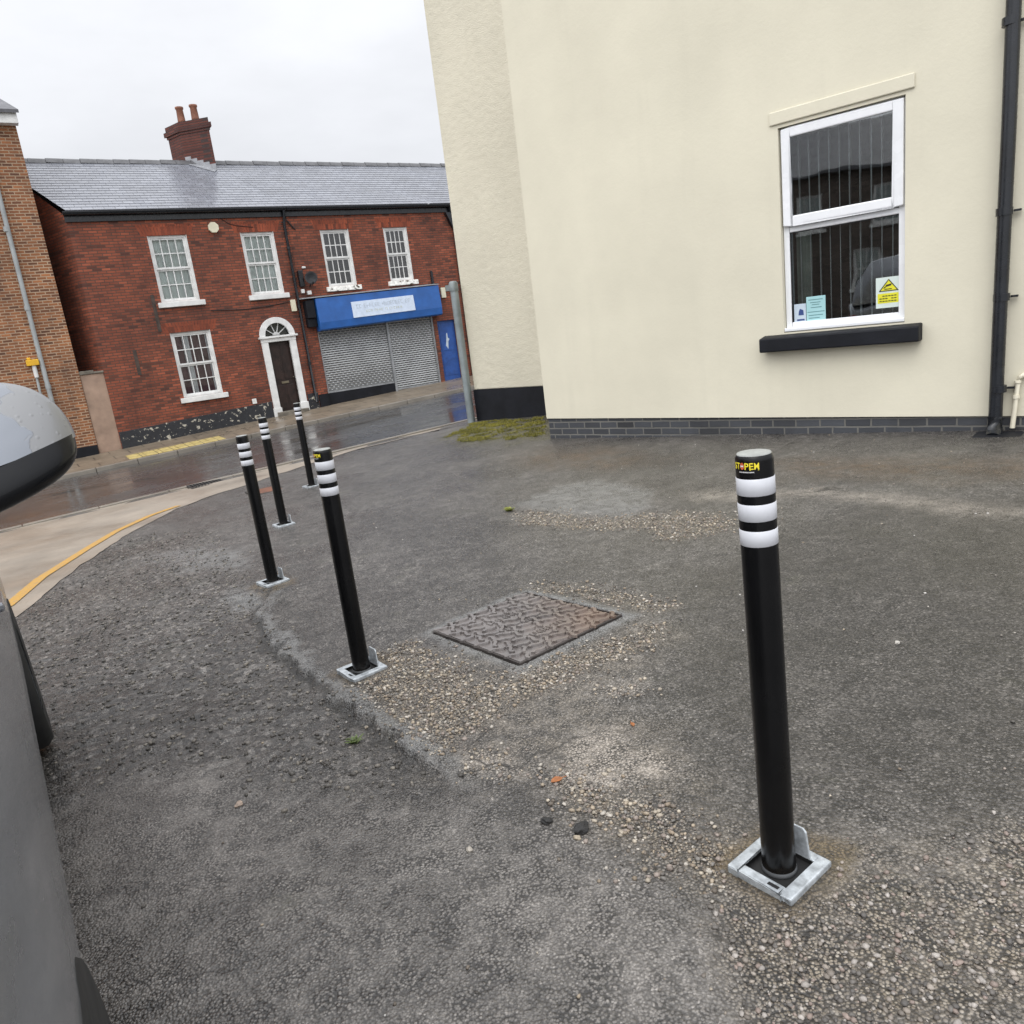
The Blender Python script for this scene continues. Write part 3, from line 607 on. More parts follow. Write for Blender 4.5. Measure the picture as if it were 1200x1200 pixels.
def sash_window(par, x0, x1, z0, z1, dz, backing, cloth=None, sill_mat=None, sill_w=.14, name='window'):
    """timber sliding sash, 4 panes wide and 4 high; window > pane, sill, curtain"""
    f = MB(); y = .07
    # box lining and outer frame
    f.box(x0, x0+.075, y-.01, y+.10, z0, z1).box(x1-.075, x1, y-.01, y+.10, z0, z1).box(x0+.075, x1-.075, y-.01, y+.10, z1-.07, z1).box(x0+.075, x1-.075, y-.01, y+.10, z0, z0+.05)
    f.box(x1-.012, x1-.001, .004, y-.011, z0, z1)       # painted reveal lining
    f.box(x0+.001, x0+.012, .004, y-.011, z0, z1)
    a, b_, zm = x0+.075, x1-.075, (z0+z1)/2
    for (s0, s1, yy) in ((zm, z1-.07, y+.015), (z0+.05, zm-.002, y+.05)):
        f.box(a, a+.045, yy, yy+.03, s0, s1).box(b_-.045, b_, yy, yy+.03, s0, s1)
        f.box(a+.045, b_-.045, yy, yy+.03, s1-.045, s1).box(a+.045, b_-.045, yy, yy+.03, s0, s0+.055)
        wd = (b_-a-.09)/4; zh = (s0+.055+s1-.045)/2
        for k in (1, 2, 3):
            xx = a+.045+wd*k; f.box(xx-.013, xx+.013, yy+.003, yy+.027, s0+.055, s1-.045)
        for k in range(4):
            xa = a+.045+wd*k+(.013 if k else 0); xb = a+.045+wd*(k+1)-(.013 if k < 3 else 0); f.box(xa, xb, yy+.004, yy+.026, zh-.013, zh+.013)
    w_ = f.build(name, M['white_paint'], par, (0, 0, dz))
    g = MB()
    for (s0, s1, yy) in ((zm, z1-.07, y+.03), (z0+.05, zm, y+.065)):
        g.add([(a+.03, yy, s0+.03), (b_-.03, yy, s0+.03), (b_-.03, yy, s1-.03), (a+.03, yy, s1-.03)], [(0, 1, 2, 3)])
    g.build('pane', M['glass'], w_, (0, 0, dz))
    MB().box(x0-.11, x1+.13, -.09, .06, z0-.15, z0-.002).build('sill', sill_mat or M['white_paint'], w_, (0, 0, dz), bevel=.012)
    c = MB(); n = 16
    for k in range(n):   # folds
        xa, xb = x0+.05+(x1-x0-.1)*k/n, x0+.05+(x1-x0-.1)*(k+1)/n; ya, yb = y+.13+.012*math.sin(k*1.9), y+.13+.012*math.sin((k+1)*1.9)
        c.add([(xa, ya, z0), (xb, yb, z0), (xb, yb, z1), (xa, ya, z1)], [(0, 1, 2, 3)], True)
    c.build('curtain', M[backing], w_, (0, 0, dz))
    if cloth:
        c = MB(); 
        for (p0, p1) in cloth:
            n = 7
            for k in range(n):
                xa, xb = x0+(x1-x0)*(p0+(p1-p0)*k/n), x0+(x1-x0)*(p0+(p1-p0)*(k+1)/n); ya, yb = y+.105+.01*math.sin(k*2.2), y+.105+.01*math.sin((k+1)*2.2)
                c.add([(xa, ya, z0), (xb, yb, z0), (xb, yb, z1), (xa, ya, z1)], [(0, 1, 2, 3)], True)
        c.build('curtain', M['white_cloth'], w_, (0, 0, dz))
    return w_

# ------------------------------------------------------------------ red brick house (with the arched door) and the shop beside it
SL = -.38                                            # party walls run back at a slant
def sx(u, s): return u+SL*s
EZ, RZ, RS = 4.41, 6.37, 3.0                         # eave and ridge heights, ridge set-back
def roof_z(s): return EZ+(s+.22)*(RZ-EZ)/(RS+.22)
def slope_roof(par, u0, u1, dz, name='roof'):
    """slate courses lapped like real ones, both slopes"""
    b = MB(); rows = 19; uvs = []
    L = math.hypot(RS+.22, RZ-EZ)
    for k in range(rows):
        s0 = -.22+(RS+.22)*k/rows; s1 = -.22+(RS+.22)*(k+1)/rows+.015
        z0, z1 = roof_z(s0)+.016, roof_z(min(s1, RS))
        a0, a1, b0, b1 = sx(u0, s0), sx(u0, s1), sx(u1, s0), sx(u1, s1)
        b.add([(a0, s0, z0), (b0, s0, z0), (b1, s1, z1), (a1, s1, z1)], [(0, 1, 2, 3)]); uvs += [(a0, k*.2+.003), (b0, k*.2+.003), (b1, (k+1)*.2-.003), (a1, (k+1)*.2-.003)]
        b.add([(a0, s0, z0-.018), (b0, s0, z0-.018), (b0, s0, z0), (a0, s0, z0)], [(0, 1, 2, 3)]); uvs += [(a0, k*.2+.1)]*4
    n0 = len(b.v)
    sb = 2*RS+.2
    b.add([(sx(u0, RS), RS, RZ), (sx(u1, RS), RS, RZ), (sx(u1, sb), sb, EZ), (sx(u0, sb), sb, EZ)], [(1, 0, 3, 2)])
    o = b.build(name, M['slate'], par, (0, 0, dz))
    uv = o.data.uv_layers.new(name='slope'); dat = uvs+[(sx(u0,RS), 0), (sx(u1,RS), 0), (u1, 3.8), (u0, 3.8)]
    for lp in o.data.loops: uv.data[lp.index].uv = dat[lp.vertex_index]
    rt = MB()
    for k in range(int((u1-u0)/.46)+1):
        a = u0+k*.46; c = min(u1, a+.45)
        if c-a < .05: continue
        p = [(-.15, -.10), (-.07, .02), (0, .055), (.07, .02), (.15, -.10)]
        xs = (sx(a, RS), sx(c, RS)); j = .006*math.sin(k*2.7)
        v = [(x, RS+yy, RZ+.03+zz+j+(.012 if x == xs[0] else 0)) for x in xs for yy, zz in p]
        rt.add(v, [(i, i+5, i+6, i+1) for i in range(4)], True); rt.add(v, [(0, 1, 2, 3, 4), (9, 8, 7, 6, 5)])
    rt.build('ridge', M['lead_dark'], o, (0, 0, dz)); return o
M['lead_dark'] = plain('ridge tile', (.10, .10, .105), .45, var=.25, scale=4)

zb = zf(3.0)-.25; dz = ZC-zb
house = thing('brick_house', 'red brick house with arched white doorway and sash windows behind the wet road', 'house', (H0.x, H0.y, zb), A1)
XP = 6.10
wins = [(1.93, 3.01, 1.86, 3.72), (4.57, 5.60, 1.86, 3.72), (1.96, 3.11, -.93, .98)]
dcx, dcz, dro, dri = 5.115, .60, .57, .42
b = MB(); wall_grid(b, 0, XP, -2.45, EZ-.05, wins+[(4.70, 5.53, -2.45, dcz), (dcx-dri, dcx+dri, dcz, dcz+dri)], 0, .2)
# brick spandrels above the arch
ns = 14; arc = [(dcx+dri*math.cos(math.pi*k/ns), dcz+dri*math.sin(math.pi*k/ns)) for k in range(ns+1)]
for k in range(ns):
    (xa, za), (xb, zb_) = arc[k], arc[k+1]
    b.add([(xa, 0, za), (xb, 0, zb_), (xb, .2, zb_), (xa, .2, za)], [(0, 1, 2, 3)])
    if k < ns//2: b.add([(xa, .001, za), (dcx+dri, .001, dcz+dri), (xb, .001, zb_)], [(0, 1, 2)])
    else: b.add([(xa, .001, za), (dcx-dri, .001, dcz+dri), (xb, .001, zb_)], [(0, 1, 2)])
bk = 6.0
b.add([(0,0,-2.45),(sx(0,bk),bk,-2.45),(sx(0,bk),bk,EZ-.1),(sx(0,RS),RS,RZ-.08),(0,0,EZ-.1)], [(1,0,4,3,2)])
b.add([(XP,0,-2.45),(sx(XP,bk),bk,-2.45),(sx(XP,bk),bk,EZ-.1),(sx(XP,RS),RS,RZ-.08),(XP,0,EZ-.1)], [(0,1,2,3,4)])
b.add([(sx(0,bk),bk,-2.45),(sx(XP,bk),bk,-2.45),(sx(XP,bk),bk,EZ-.1),(sx(0,bk),bk,EZ-.1)], [(1,0,3,2)])
b.build('wall', M['red_brick'], house, (0, 0, dz))
# soldier courses over the openings
for (a, c, e, g) in wins:
    sd = MB(); n = int((c-a+.3)/.078)
    for k in range(n):
        x = a-.15+(c-a+.3)*k/n; x2 = x+(c-a+.3)/n-.008; t = ((x+x2)/2-(a+c)/2)*.18
        sd.hexa([(x, -.004, g+.004), (x2, -.004, g+.004), (x2, .05, g+.004), (x, .05, g+.004), (x+t, -.004, g+.3), (x2+t, -.004, g+.3), (x2+t, .05, g+.3), (x+t, .05, g+.3)])
    sd.build('brick_arch', M['rubbed'], house, (0, 0, dz))
b = MB()
for (a, c) in ((0, 4.52), (5.73, XP-.02)):
    b.hexa([(a, -.03, -2.45), (c, -.03, -2.45), (c, -.001, -2.45), (a, -.001, -2.45), (a, -.03, -1.645+.045*a), (c, -.03, -1.645+.045*c), (c, -.001, -1.63+.045*c), (a, -.001, -1.63+.045*a)])
b.build('plinth', M['peel_plinth'], house, (0, 0, dz))
sash_window(house, *wins[0], dz, 'net'); sash_window(house, *wins[1], dz, 'net'); sash_window(house, *wins[2], dz, 'plum', [(.28, .44), (.86, .98)])
hroof = slope_roof(house, -.08, XP-.003, dz)
ch = MB(); ft = [(4.95, 2.42), (5.2, 2.8), (3.98+.25, 3.75), (3.98, 3.75), (4.2, 3.1)]
ft = [(4.20, 3.10), (4.95, 2.42), (4.97, 3.15), (3.95, 3.78)]
ch.prism(ft, 5.6, 7.25)
def grow(p, d):
    c = Vector((sum(x for x, y in p)/4, sum(y for x, y in p)/4)); return [tuple(c+(Vector(q)-c)*(1+d)) for q in p]
ch.prism(grow(ft, .06), 7.25, 7.33).prism(grow(ft, .16), 7.33, 7.47).prism(grow(ft, .05), 7.47, 7.62)
co = ch.build('chimney', M['chimney_brick'], hroof, (0, 0, dz))
pt = MB()
for c in ((4.35, 3.2), (4.72, 2.9)): pt.lathe([(.02, 7.6), (.13, 7.61), (.12, 7.7), (.105, 8.02), (.13, 8.05), (.13, 8.1), (.09, 8.1), (.09, 7.7)], 18, (*c, 0))
fl = MB()
p0, p1, p2 = (4.20, 3.10), (4.95, 2.42), (4.97, 3.15)
def flash(pa, pb, n):
    a, c = Vector(pa), Vector(pb); nn = Vector(((c-a).y, -(c-a).x)).normalized()
    for k in range(n):
        q0, q1 = a.lerp(c, k/n), a.lerp(c, (k+1)/n); t = .02
        zz = max(roof_z(q0.y), roof_z(q1.y))+.14
        o0, o1 = q0+nn*t, q1+nn*t; w0, w1 = q0+nn*.2, q1+nn*.2
        fl.add([(*q0, roof_z(q0.y)), (*q1, roof_z(q1.y)), (*q1, zz), (*q0, zz), (*o0, roof_z(o0.y)), (*o1, roof_z(o1.y)), (*o1, zz), (*o0, zz)], [(4, 5, 6, 7), (7, 6, 2, 3), (5, 1, 2, 6), (0, 4, 7, 3)])
        fl.add([(*o0, roof_z(o0.y)+.03), (*w0, roof_z(w0.y)+.026), (*w1, roof_z(w1.y)+.026), (*o1, roof_z(o1.y)+.03)], [(0, 1, 2, 3)])
flash(p0, p1, 5)
# gutter board, gutter
def gutter(par, u0, u1, dz):
    MB().box(u0, u1, -.06, -.004, EZ-.27, EZ-.05).box(u0, u1, -.075, -.061, EZ-.10, EZ-.05).build('fascia', M['black_gloss'], par, (0, 0, dz))
    g = MB(); n = 9; ring = []
    for x in (u0-.03, u1):
        for k in range(n):
            t = math.pi*k/(n-1); ring.append((x, -.15-.075*math.cos(t), EZ-.035-.085*math.sin(t)))
    g.add(ring, [(k, n+k, n+k+1, k+1) for k in range(n-1)], True); g.add(ring, [tuple(range(n)), tuple(range(2*n-1, n-1, -1))])
    inner = [(x, y if abs(y+.15) > .07 else y, z+.008) for x, y, z in ring]
    g.add(inner, [(k, k+1, n+k+1, n+k) for k in range(n-1)], True)
    g.box(u0-.03, u1, -.238, -.222, EZ-.05, EZ-.02)
    g.build('gutter', M['black_gloss'], par, (0, 0, dz))
gutter(house, -.04, XP-.004, dz)
# door
ds = MB()
ds.box(4.56, 4.77, -.06, .05, -1.86, .40).box(5.46, 5.67, -.06, .05, -1.82, .40)                     # pilasters
ds.box(4.53, 4.80, -.09, .06, -2.3, -1.66).box(5.43, 5.70, -.09, .06, -2.3, -1.60)                   # plinth blocks
ds.box(4.55, 5.68, -.07, .05, .40, .52).box(4.50, 5.74, -.13, .05, .52, .58)                         # entablature and shelf
for k in range(20):                                                                                   # round arch
    t0, t1 = math.pi*k/20, math.pi*(k+1)/20; q = []
    for y in (-.05, .06):
        for r, t in ((dri-.03, t0), (dro, t0), (dro, t1), (dri-.03, t1)): q.append((dcx+r*math.cos(t), y, .582+r*math.sin(t)))
    ds.hexa([q[0], q[1], q[2], q[3], q[4], q[5], q[6], q[7]])
dsu = ds.build('door_surround', M['white_paint'], house, (0, 0, dz), bevel=.006, seg=1)
fan = MB()
for t in (36, 72, 108, 144):
    t = R(t); c, s = math.cos(t), math.sin(t); q = []
    for y in (.09, .12):
        for r, o in ((.12, -.012), (.40, -.016), (.40, .016), (.12, .012)): q.append((dcx+r*c-o*s, y, .582+r*s+o*c))
    fan.hexa(q)
fan.prism_y([(dcx+.12*math.cos(math.pi*k/10), .583+.12*math.sin(math.pi*k/10)) for k in range(11)], .09, .12)
fan.box(dcx-.40, dcx+.40, .088, .125, .56, .60)
fa = fan.build('fanlight', M['white_paint'], house, (0, 0, dz))
MB().prism_y([(dcx+.41*math.cos(math.pi*k/16), .581+.41*math.sin(math.pi*k/16)) for k in range(17)], .128, .134).build('pane', plain('dark fanlight glass', (.05, .055, .05), .08), fa, (0, 0, dz))
d = MB(); d.box(4.70, 5.53, .12, .17, -2.2, .58)
for (x0, x1) in ((4.80, 5.07), (5.15, 5.42)):
    for (z0, z1) in ((-1.72, -.98), (-.80, .28)):
        d.box(x0, x1, .105, .119, z0, z1)
dr = d.build('door', M['door_brown'], house, (0, 0, dz), bevel=.008)
MB().box(5.0, 5.24, .085, .104, -.93, -.86).build('letterbox', plain('dull brass', (.22, .19, .13), .4, .5), dr, (0, 0, dz), bevel=.004)
MB().lathe([(.001, -.028), (.022, -.024), (.026, -.008), (.012, 0)], 14, (0, 0, 0)).build('handle', plain('door knob', (.2, .18, .14), .3, .6), dr, (5.42, .09, -.75+dz))
MB().box(4.62, 5.62, -.28, .1, -2.4, -1.80).build('doorstep', M['stone_cap'], house, (0, 0, dz), bevel=.02)
ab = MB(); n = 8; pts_ = [(3.81+.16*math.cos(2*math.pi*(k+.5)/n), 3.88+.16*math.sin(2*math.pi*(k+.5)/n)) for k in range(n)]
ab.prism_y(pts_, -.09, -.004); ab.build('alarm_box', M['cream_plastic'], house, (0, 0, dz), bevel=.012)
MB().box(5.72, 5.88, -.08, -.004, 1.27, 1.63).build('junction_box', M['cream_plastic'], house, (0, 0, dz), bevel=.01)
MB().box(3.92, 4.06, -.05, -.031, -1.42, -1.26).build('vent_cover', M['white_plastic'], house, (0, 0, dz), bevel=.008)
MB().tube([(3.25, -.012, 1.52), (4.3, -.012, 1.47), (5.0, -.012, 1.50), (5.9, -.012, 1.60)], .012, 6).build('cable', M['rubber'], house, (0, 0, dz))
MB().tube([(4.05, -.012, 4.15), (4.3, -.012, 3.98), (4.5, -.012, 3.92), (5.0, -.012, 3.86)], .010, 6).build('cable', M['rubber'], house, (0, 0, dz))
M['rust'] = plain('rusty iron stain', (.07, .05, .04), .8, var=.4)
for q_ in ((1.66, 1.76, 1.05, 2.1), (.86, .96, -.1, .62)): MB().box(q_[0], q_[1], -.012, -.002, q_[2], q_[3]).build('old_bracket', M['rust'], house, (0, 0, dz))
dp = MB().tube([(6.0, -.16, EZ-.1), (6.0, -.14, EZ-.22), (5.97, -.07, 3.9), (5.97, -.07, -1.55), (5.97, -.16, -1.68)], .045, 12)
for z in (3.2, 1.4, -.4): dp.tube([(5.97, -.07, z-.04), (5.97, -.07, z+.04)], .058, 12)
dp.tube([(5.9, -.04, 3.95), (6.06, -.05, 4.05), (6.3, -.02, 3.75)], .02, 6)
dp.build('drainpipe', M['black_gloss'], house, (0, 0, dz))
fl.build('flashing', M['lead'], co, (0, 0, dz)); pt.build('chimney_pot', M['clay'], co, (0, 0, dz))

# shop
zb = zf(9)-.25; dz = ZC-zb; SX0, SX1 = XP+.004, 15.6
shop = thing('shop', 'brick shop with blue fascia and closed grey roller shutters right of the brick house', 'shop', (*UV(0, 0), zb), A1)
wins = [(7.12, 8.10, 1.93, 3.71), (9.36, 10.25, 1.95, 3.71)]
b = MB(); wall_grid(b, SX0, SX1, -2.3, EZ-.05, wins+[(6.45, 10.78, -2.3, .75), (10.93, 11.68, -2.3, .47)], 0, .25)
for x, d_ in ((SX0, 1), (SX1, -1)):
    q = [(x,0,-2.3),(sx(x,bk),bk,-2.3),(sx(x,bk),bk,EZ-.1),(sx(x,RS),RS,RZ-.08),(x,0,EZ-.1)]; b.add(q, [(1,0,4,3,2) if d_ > 0 else (0,1,2,3,4)])
b.add([(sx(SX0,bk),bk,-2.3),(sx(SX1,bk),bk,-2.3),(sx(SX1,bk),bk,EZ-.1),(sx(SX0,bk),bk,EZ-.1)], [(1,0,3,2)])
b.build('wall', M['red_brick'], shop, (0, 0, dz))
for (a, c, e, g) in wins:
    sd = MB(); n = int((c-a+.3)/.078)
    for k in range(n):
        x = a-.15+(c-a+.3)*k/n; x2 = x+(c-a+.3)/n-.008; t = ((x+x2)/2-(a+c)/2)*.18
        sd.hexa([(x, -.004, g+.004), (x2, -.004, g+.004), (x2, .05, g+.004), (x, .05, g+.004), (x+t, -.004, g+.3), (x2+t, -.004, g+.3), (x2+t, .05, g+.3), (x+t, .05, g+.3)])
    sd.build('brick_arch', M['rubbed'], shop, (0, 0, dz))
sash_window(shop, *wins[0], dz, 'dark_room', sill_mat=M['peel_white']); sash_window(shop, *wins[1], dz, 'dark_blind', sill_mat=M['peel_white'])  # first backing is a near-black sheet standing for the unlit room, no curtain
slope_roof(shop, XP+.003, SX1+.1, dz); gutter(shop, XP, SX1+.1, dz)
# fascia sign, a canted box with a rounded foot
fs = MB(); lean = .021
def fsec(x):
    t = (x-6.42)*lean; return [(x, -.30, .56+t), (x, -.38, .60+t), (x, -.40, .82+t), (x, -.34, 1.58+t), (x, -.002, 1.60+t), (x, -.002, .56+t)]
A_, B_ = fsec(6.44), fsec(11.0); fs.add(A_+B_, [(i, (i+1) % 6, 6+(i+1) % 6, 6+i) for i in range(6)]+[tuple(range(5, -1, -1)), tuple(range(6, 12))])
sg = fs.build('shop_sign', M['blue'], shop, (0, 0, dz), bevel=.012)
fl2 = MB(); fl2.hexa([(6.0, -.36, 1.60), (11.02, -.36, 1.70), (11.02, 0, 1.71), (6.0, 0, 1.61), (6.0, -.36, 1.615), (11.02, -.36, 1.715), (11.02, 0, 1.76), (6.0, 0, 1.66)]); fl2.build('lead_flashing', M['lead'], sg, (0, 0, dz))
def on_sign(x, h):     # point on the canted face; h = height above the sign's foot
    t = (x-6.42)*lean; z = .82+t+h; y = -.40+.06*h/.76; return y, z
pp = MB(); n = 2
def plate(b, x0, x1, h0, h1, t0, t1):
    q = []
    for t in (t1, t0):
        for x, h in ((x0, h0), (x1, h0), (x1, h1), (x0, h1)):
            y, z = on_sign(x, h); q.append((x, y-t, z))
    b.add(q, [(0, 1, 2, 3), (7, 6, 5, 4), (0, 4, 5, 1), (1, 5, 6, 2), (2, 6, 7, 3), (3, 7, 4, 0)])
plate(pp, 7.62, 9.93, .02, .53, .002, .022); pa = pp.build('notice_board', M['paper'], sg, (0, 0, dz))
# lettering too faded to read: broken strokes of letter height
def faded(x0, x1, h0, h1, step, seed, thick, mat, par):
    r = random.Random(seed); x = x0
    while x < x1:
        wd = step*r.uniform(.6, .85); k = r.randrange(5); b = MB(); hm = (h0+h1)/2
        plate(b, x, x+thick, h0, h1, .022, .026)
        if k in (0, 2, 4): plate(b, x+thick*.5, x+wd, h1-thick, h1, .0222, .0262)
        if k in (1, 2, 3): plate(b, x+thick*.5, x+wd, hm-thick/2, hm+thick/2, .0224, .0264)
        if k in (3, 4): plate(b, x+wd-thick, x+wd, h0, h1-thick*1.1 if k == 4 else h1, .0226, .0266)
        if k in (0, 2): plate(b, x+thick*.5, x+wd*.9, h0, h0+thick, .0228, .0268)
        b.build('faded_letter', mat, par, (0, 0, dz)); x += step if r.random() > .14 else step*1.7
faded(7.78, 9.72, .31, .43, .10, 4, .016, M['sign_ink'], pa)
faded(8.1, 9.4, .15, .23, .085, 9, .012, M['sign_ink_pale'], pa)
def shutter(x0, x1, z0, z1):
    b = MB(); n = int(round((z1-z0)/.075)); h = (z1-z0)/n; pr = [(.012, .0), (-.010, .10), (-.024, .45), (-.014, .85)]
    vs = []
    for k in range(n):
        for y, t in pr: vs.append((y, z0+h*(k+t)))
    vs.append((0, z1)); b.add([(x, .10+y, z) for y, z in vs for x in (x0, x1)], [(2*i, 2*i+1, 2*i+3, 2*i+2) for i in range(len(vs)-1)])
    b.box(x0, x1, .115, .13, z0, z1)
    o = b.build('roller_shutter', M['shutter'], shop, (0, 0, dz))
    MB().box(x0, x1, .07, .125, z0-.06, z0-.001).build('bottom_rail', M['steel_dull'], o, (0, 0, dz))
shutter(6.50, 8.94, -1.40, .74); shutter(9.02, 10.72, -1.66, .74)
for x0_, x1_, zz in ((6.44, 6.50, -1.46), (8.94, 9.02, -1.78), (10.72, 10.78, -1.78)): MB().box(x0_, x1_, .03, .14, zz, .74).build('guide_rail', M['steel_dull'], shop, (0, 0, dz))
MB().box(6.44, 8.939, .06, .24, -2.3, -1.461).build('stall_riser', M['black_paint'], shop, (0, 0, dz))
MB().box(SX0, 6.44, -.03, -.001, -2.3, -1.45).build('plinth', M['black_paint'], shop, (0, 0, dz))
MB().box(9.02, 10.78, .06, .24, -2.3, -1.722).build('threshold', M['stone_cap'], shop, (0, 0, dz))
b = MB(); b.box(10.93, 11.68, .11, .16, -2.2, .47)
for (z0, z1) in ((-1.5, -.75), (-.6, .35)): b.box(11.03, 11.58, .098, .109, z0, z1)
bd = b.build('door', M['blue_door'], shop, (0, 0, dz), bevel=.008)
MB().prism_y([(11.22, -.42), (11.3, -.55), (11.34, -.28), (11.4, -.2), (11.34, -.15), (11.33, .02), (11.29, .0), (11.27, -.2)], .092, .097).build('torn_notice', M['card_pale'], bd, (0, 0, dz))
MB().box(11.24, 11.42, -.07, -.004, 1.25, 1.60).build('junction_box', M['cream_plastic'], shop, (0, 0, dz), bevel=.01)
MB().box(10.92, 11.0, -.06, -.004, 1.72, 2.2).build('wall_bracket', M['black_gloss'], shop, (0, 0, dz), bevel=.01)
b = MB().tube([(12.0, -.16, EZ-.1), (12.02, -.12, EZ-.3), (12.12, -.07, 3.9), (12.12, -.07, -1.6)], .05, 12).prism_y([(11.80, 4.12), (12.16, 4.12), (12.16, 3.75), (12.02, 3.62)], -.16, -.02)
b.build('drainpipe', M['black_gloss'], shop, (0, 0, dz))
# satellite dish and boxes by the party wall
b = MB(); b.lathe([(.0005, 0), (.10, .012), (.20, .05), (.27, .10), (.275, .105), (.268, .11), (.19, .06), (.10, .025), (.0005, .012)], 24)
bmr = Matrix.Rotation(R(62), 4, 'X') @ Matrix.Rotation(R(20), 4, 'Y')
b.v = [tuple(Matrix.Rotation(R(78), 3, 'X') @ Matrix.Rotation(R(-18), 3, 'Y') @ Vector(p)) for p in b.v]
b.v = [(x*.72+6.47, y*.72-.24, z*.72+2.22) for x, y, z in b.v]
b.tube([(6.47, -.01, 2.0), (6.47, -.12, 2.05), (6.47, -.22, 2.2)], .02, 8).tube([(6.47, -.22, 2.0), (6.40, -.52, 2.05)], .012, 6).tube([(6.40, -.50, 2.04), (6.40, -.57, 2.09)], .028, 10)
b.build('satellite_dish', M['dish'], shop, (0, 0, dz))
MB().box(6.115, 6.26, -.15, -.004, 2.0, 2.5).build('meter_box', M['black_gloss'], shop, (0, 0, dz), bevel=.01)
for q_ in ((6.13, 6.23, .12, 1.80, 1.92), (6.32, 6.45, .12, 1.74, 1.86), (6.30, 6.42, .05, 2.56, 2.62)): MB().box(q_[0], q_[1], -q_[2], -.004, q_[3], q_[4]).build('security_light', M['white_plastic'], shop, (0, 0, dz), bevel=.012)
MB().box(6.12, 6.40, -.30, -.004, 1.0, 1.55).box(6.12, 6.42, -.22, -.004, .72, .98).build('sign_bracket', M['black_paint'], shop, (0, 0, dz), bevel=.01)

# ------------------------------------------------------------------ orange brick building on the left, wall in the gap
zb = zf(-3)-.3; dz = ZC-zb; LX0, LX1 = -13.0, -.62
lb = thing('brick_building', 'tall orange brick building with grey drainpipe at the left edge, behind the car mirror', 'building', (*UV(0, 0), zb), A1)
b = MB(); hole = [(-6.2, -4.9, .2, 2.2), (-9.6, -8.3, .2, 2.2), (-6.2, -4.9, 3.7, 5.5), (-9.6, -8.3, 3.7, 5.5)]
wall_grid(b, LX0, LX1, -2.8, 6.56, hole, 0, .2); bkl = 8.0
b.add([(LX1,0,-2.8),(sx(LX1,bkl),bkl,-2.8),(sx(LX1,bkl),bkl,6.5),(sx(LX1,bkl/2),bkl/2,9.2),(LX1,0,6.5)], [(0,1,2,3,4)])
b.add([(LX0,0,-2.8),(sx(LX0,bkl),bkl,-2.8),(sx(LX0,bkl),bkl,6.5),(sx(LX0,bkl/2),bkl/2,9.2),(LX0,0,6.5)], [(1,0,4,3,2)])
b.add([(sx(LX0,bkl),bkl,-2.8),(sx(LX1,bkl),bkl,-2.8),(sx(LX1,bkl),bkl,6.5),(sx(LX0,bkl),bkl,6.5)], [(1,0,3,2)])
b.build('wall', M['orange_brick'], lb, (0, 0, dz))
for h in hole: sash_window(lb, *h, dz, 'net')
MB().box(LX0, LX1-.003, -.04, -.001, -2.8, -1.87).build('plinth', M['black_paint'], lb, (0, 0, dz), bevel=.01)
b = MB(); b.box(LX0, LX1+.06, -.26, -.004, 6.53, 6.80); b.build('eave_board', M['white_paint'], lb, (0, 0, dz), bevel=.01)
b = MB(); q = lambda s, z, x: (sx(x, s), s, z)
b.hexa([(LX0-.1, -.34, 6.76), (LX1+.12, -.34, 6.76), q(bkl/2, 9.30, LX1+.12), q(bkl/2, 9.30, LX0-.1), (LX0-.1, -.34, 6.84), (LX1+.12, -.34, 6.84), q(bkl/2, 9.38, LX1+.12), q(bkl/2, 9.38, LX0-.1)])
b.hexa([q(bkl/2, 9.30, LX0-.1), q(bkl/2, 9.30, LX1+.12), q(bkl+.3, 6.7, LX1+.12), q(bkl+.3, 6.7, LX0-.1), q(bkl/2, 9.38, LX0-.1), q(bkl/2, 9.38, LX1+.12), q(bkl+.3, 6.78, LX1+.12), q(bkl+.3, 6.78, LX0-.1)])
b.build('roof', plain('dark slate roof', (.09, .09, .10), .4, var=.25, scale=3), lb, (0, 0, dz))
b = MB().tube([(-1.36, -.08, 6.5), (-1.40, -.08, 4.7), (-1.44, -.08, .9), (-1.44, -.08, -2.0)], .058, 14)
for z in (4.0, 2.0, -.1): b.tube([(-1.435, -.08, z-.06), (-1.435, -.08, z+.06)], .072, 14)
b.build('drainpipe', M['grey_pipe'], lb, (0, 0, dz))
MB().tube([(-1.64, -.06, .44), (-1.66, -.06, -.3), (-1.66, -.06, -1.95)], .032, 12).build('vent_pipe', M['grey_pipe'], lb, (0, 0, dz))
b = MB(); b.tube([(-1.64, -.07, .18), (-1.64, -.07, .50)], .055, 14); vp = b.build('pipe_sleeve', M['white_plastic'], lb, (0, 0, dz))
MB().box(-1.80, -1.50, -.16, -.02, .50, .66).tube([(-1.72, -.09, .66), (-1.72, -.09, .72)], .05, 10).build('pipe_cap', M['yellow'], vp, (0, 0, dz), bevel=.03)
gw = thing('boundary_wall', 'short pink cement rendered wall closing the gap between the two brick buildings', 'wall', (*UV(-.3, 0), zf(-.3)-.2), A1)
dz = ZC-(zf(-.3)-.2)
MB().box(-.315, .296, .03, .26, -2.4, .10).build('panel', M['pink_render'], gw, (0, 0, dz), bevel=.015)
MB().box(-.317, .05, 0, .29, .101, .20).box(.051, .297, -.01, .3, .101, .16).build('coping', M['stone_cap'], gw, (0, 0, dz), bevel=.01)

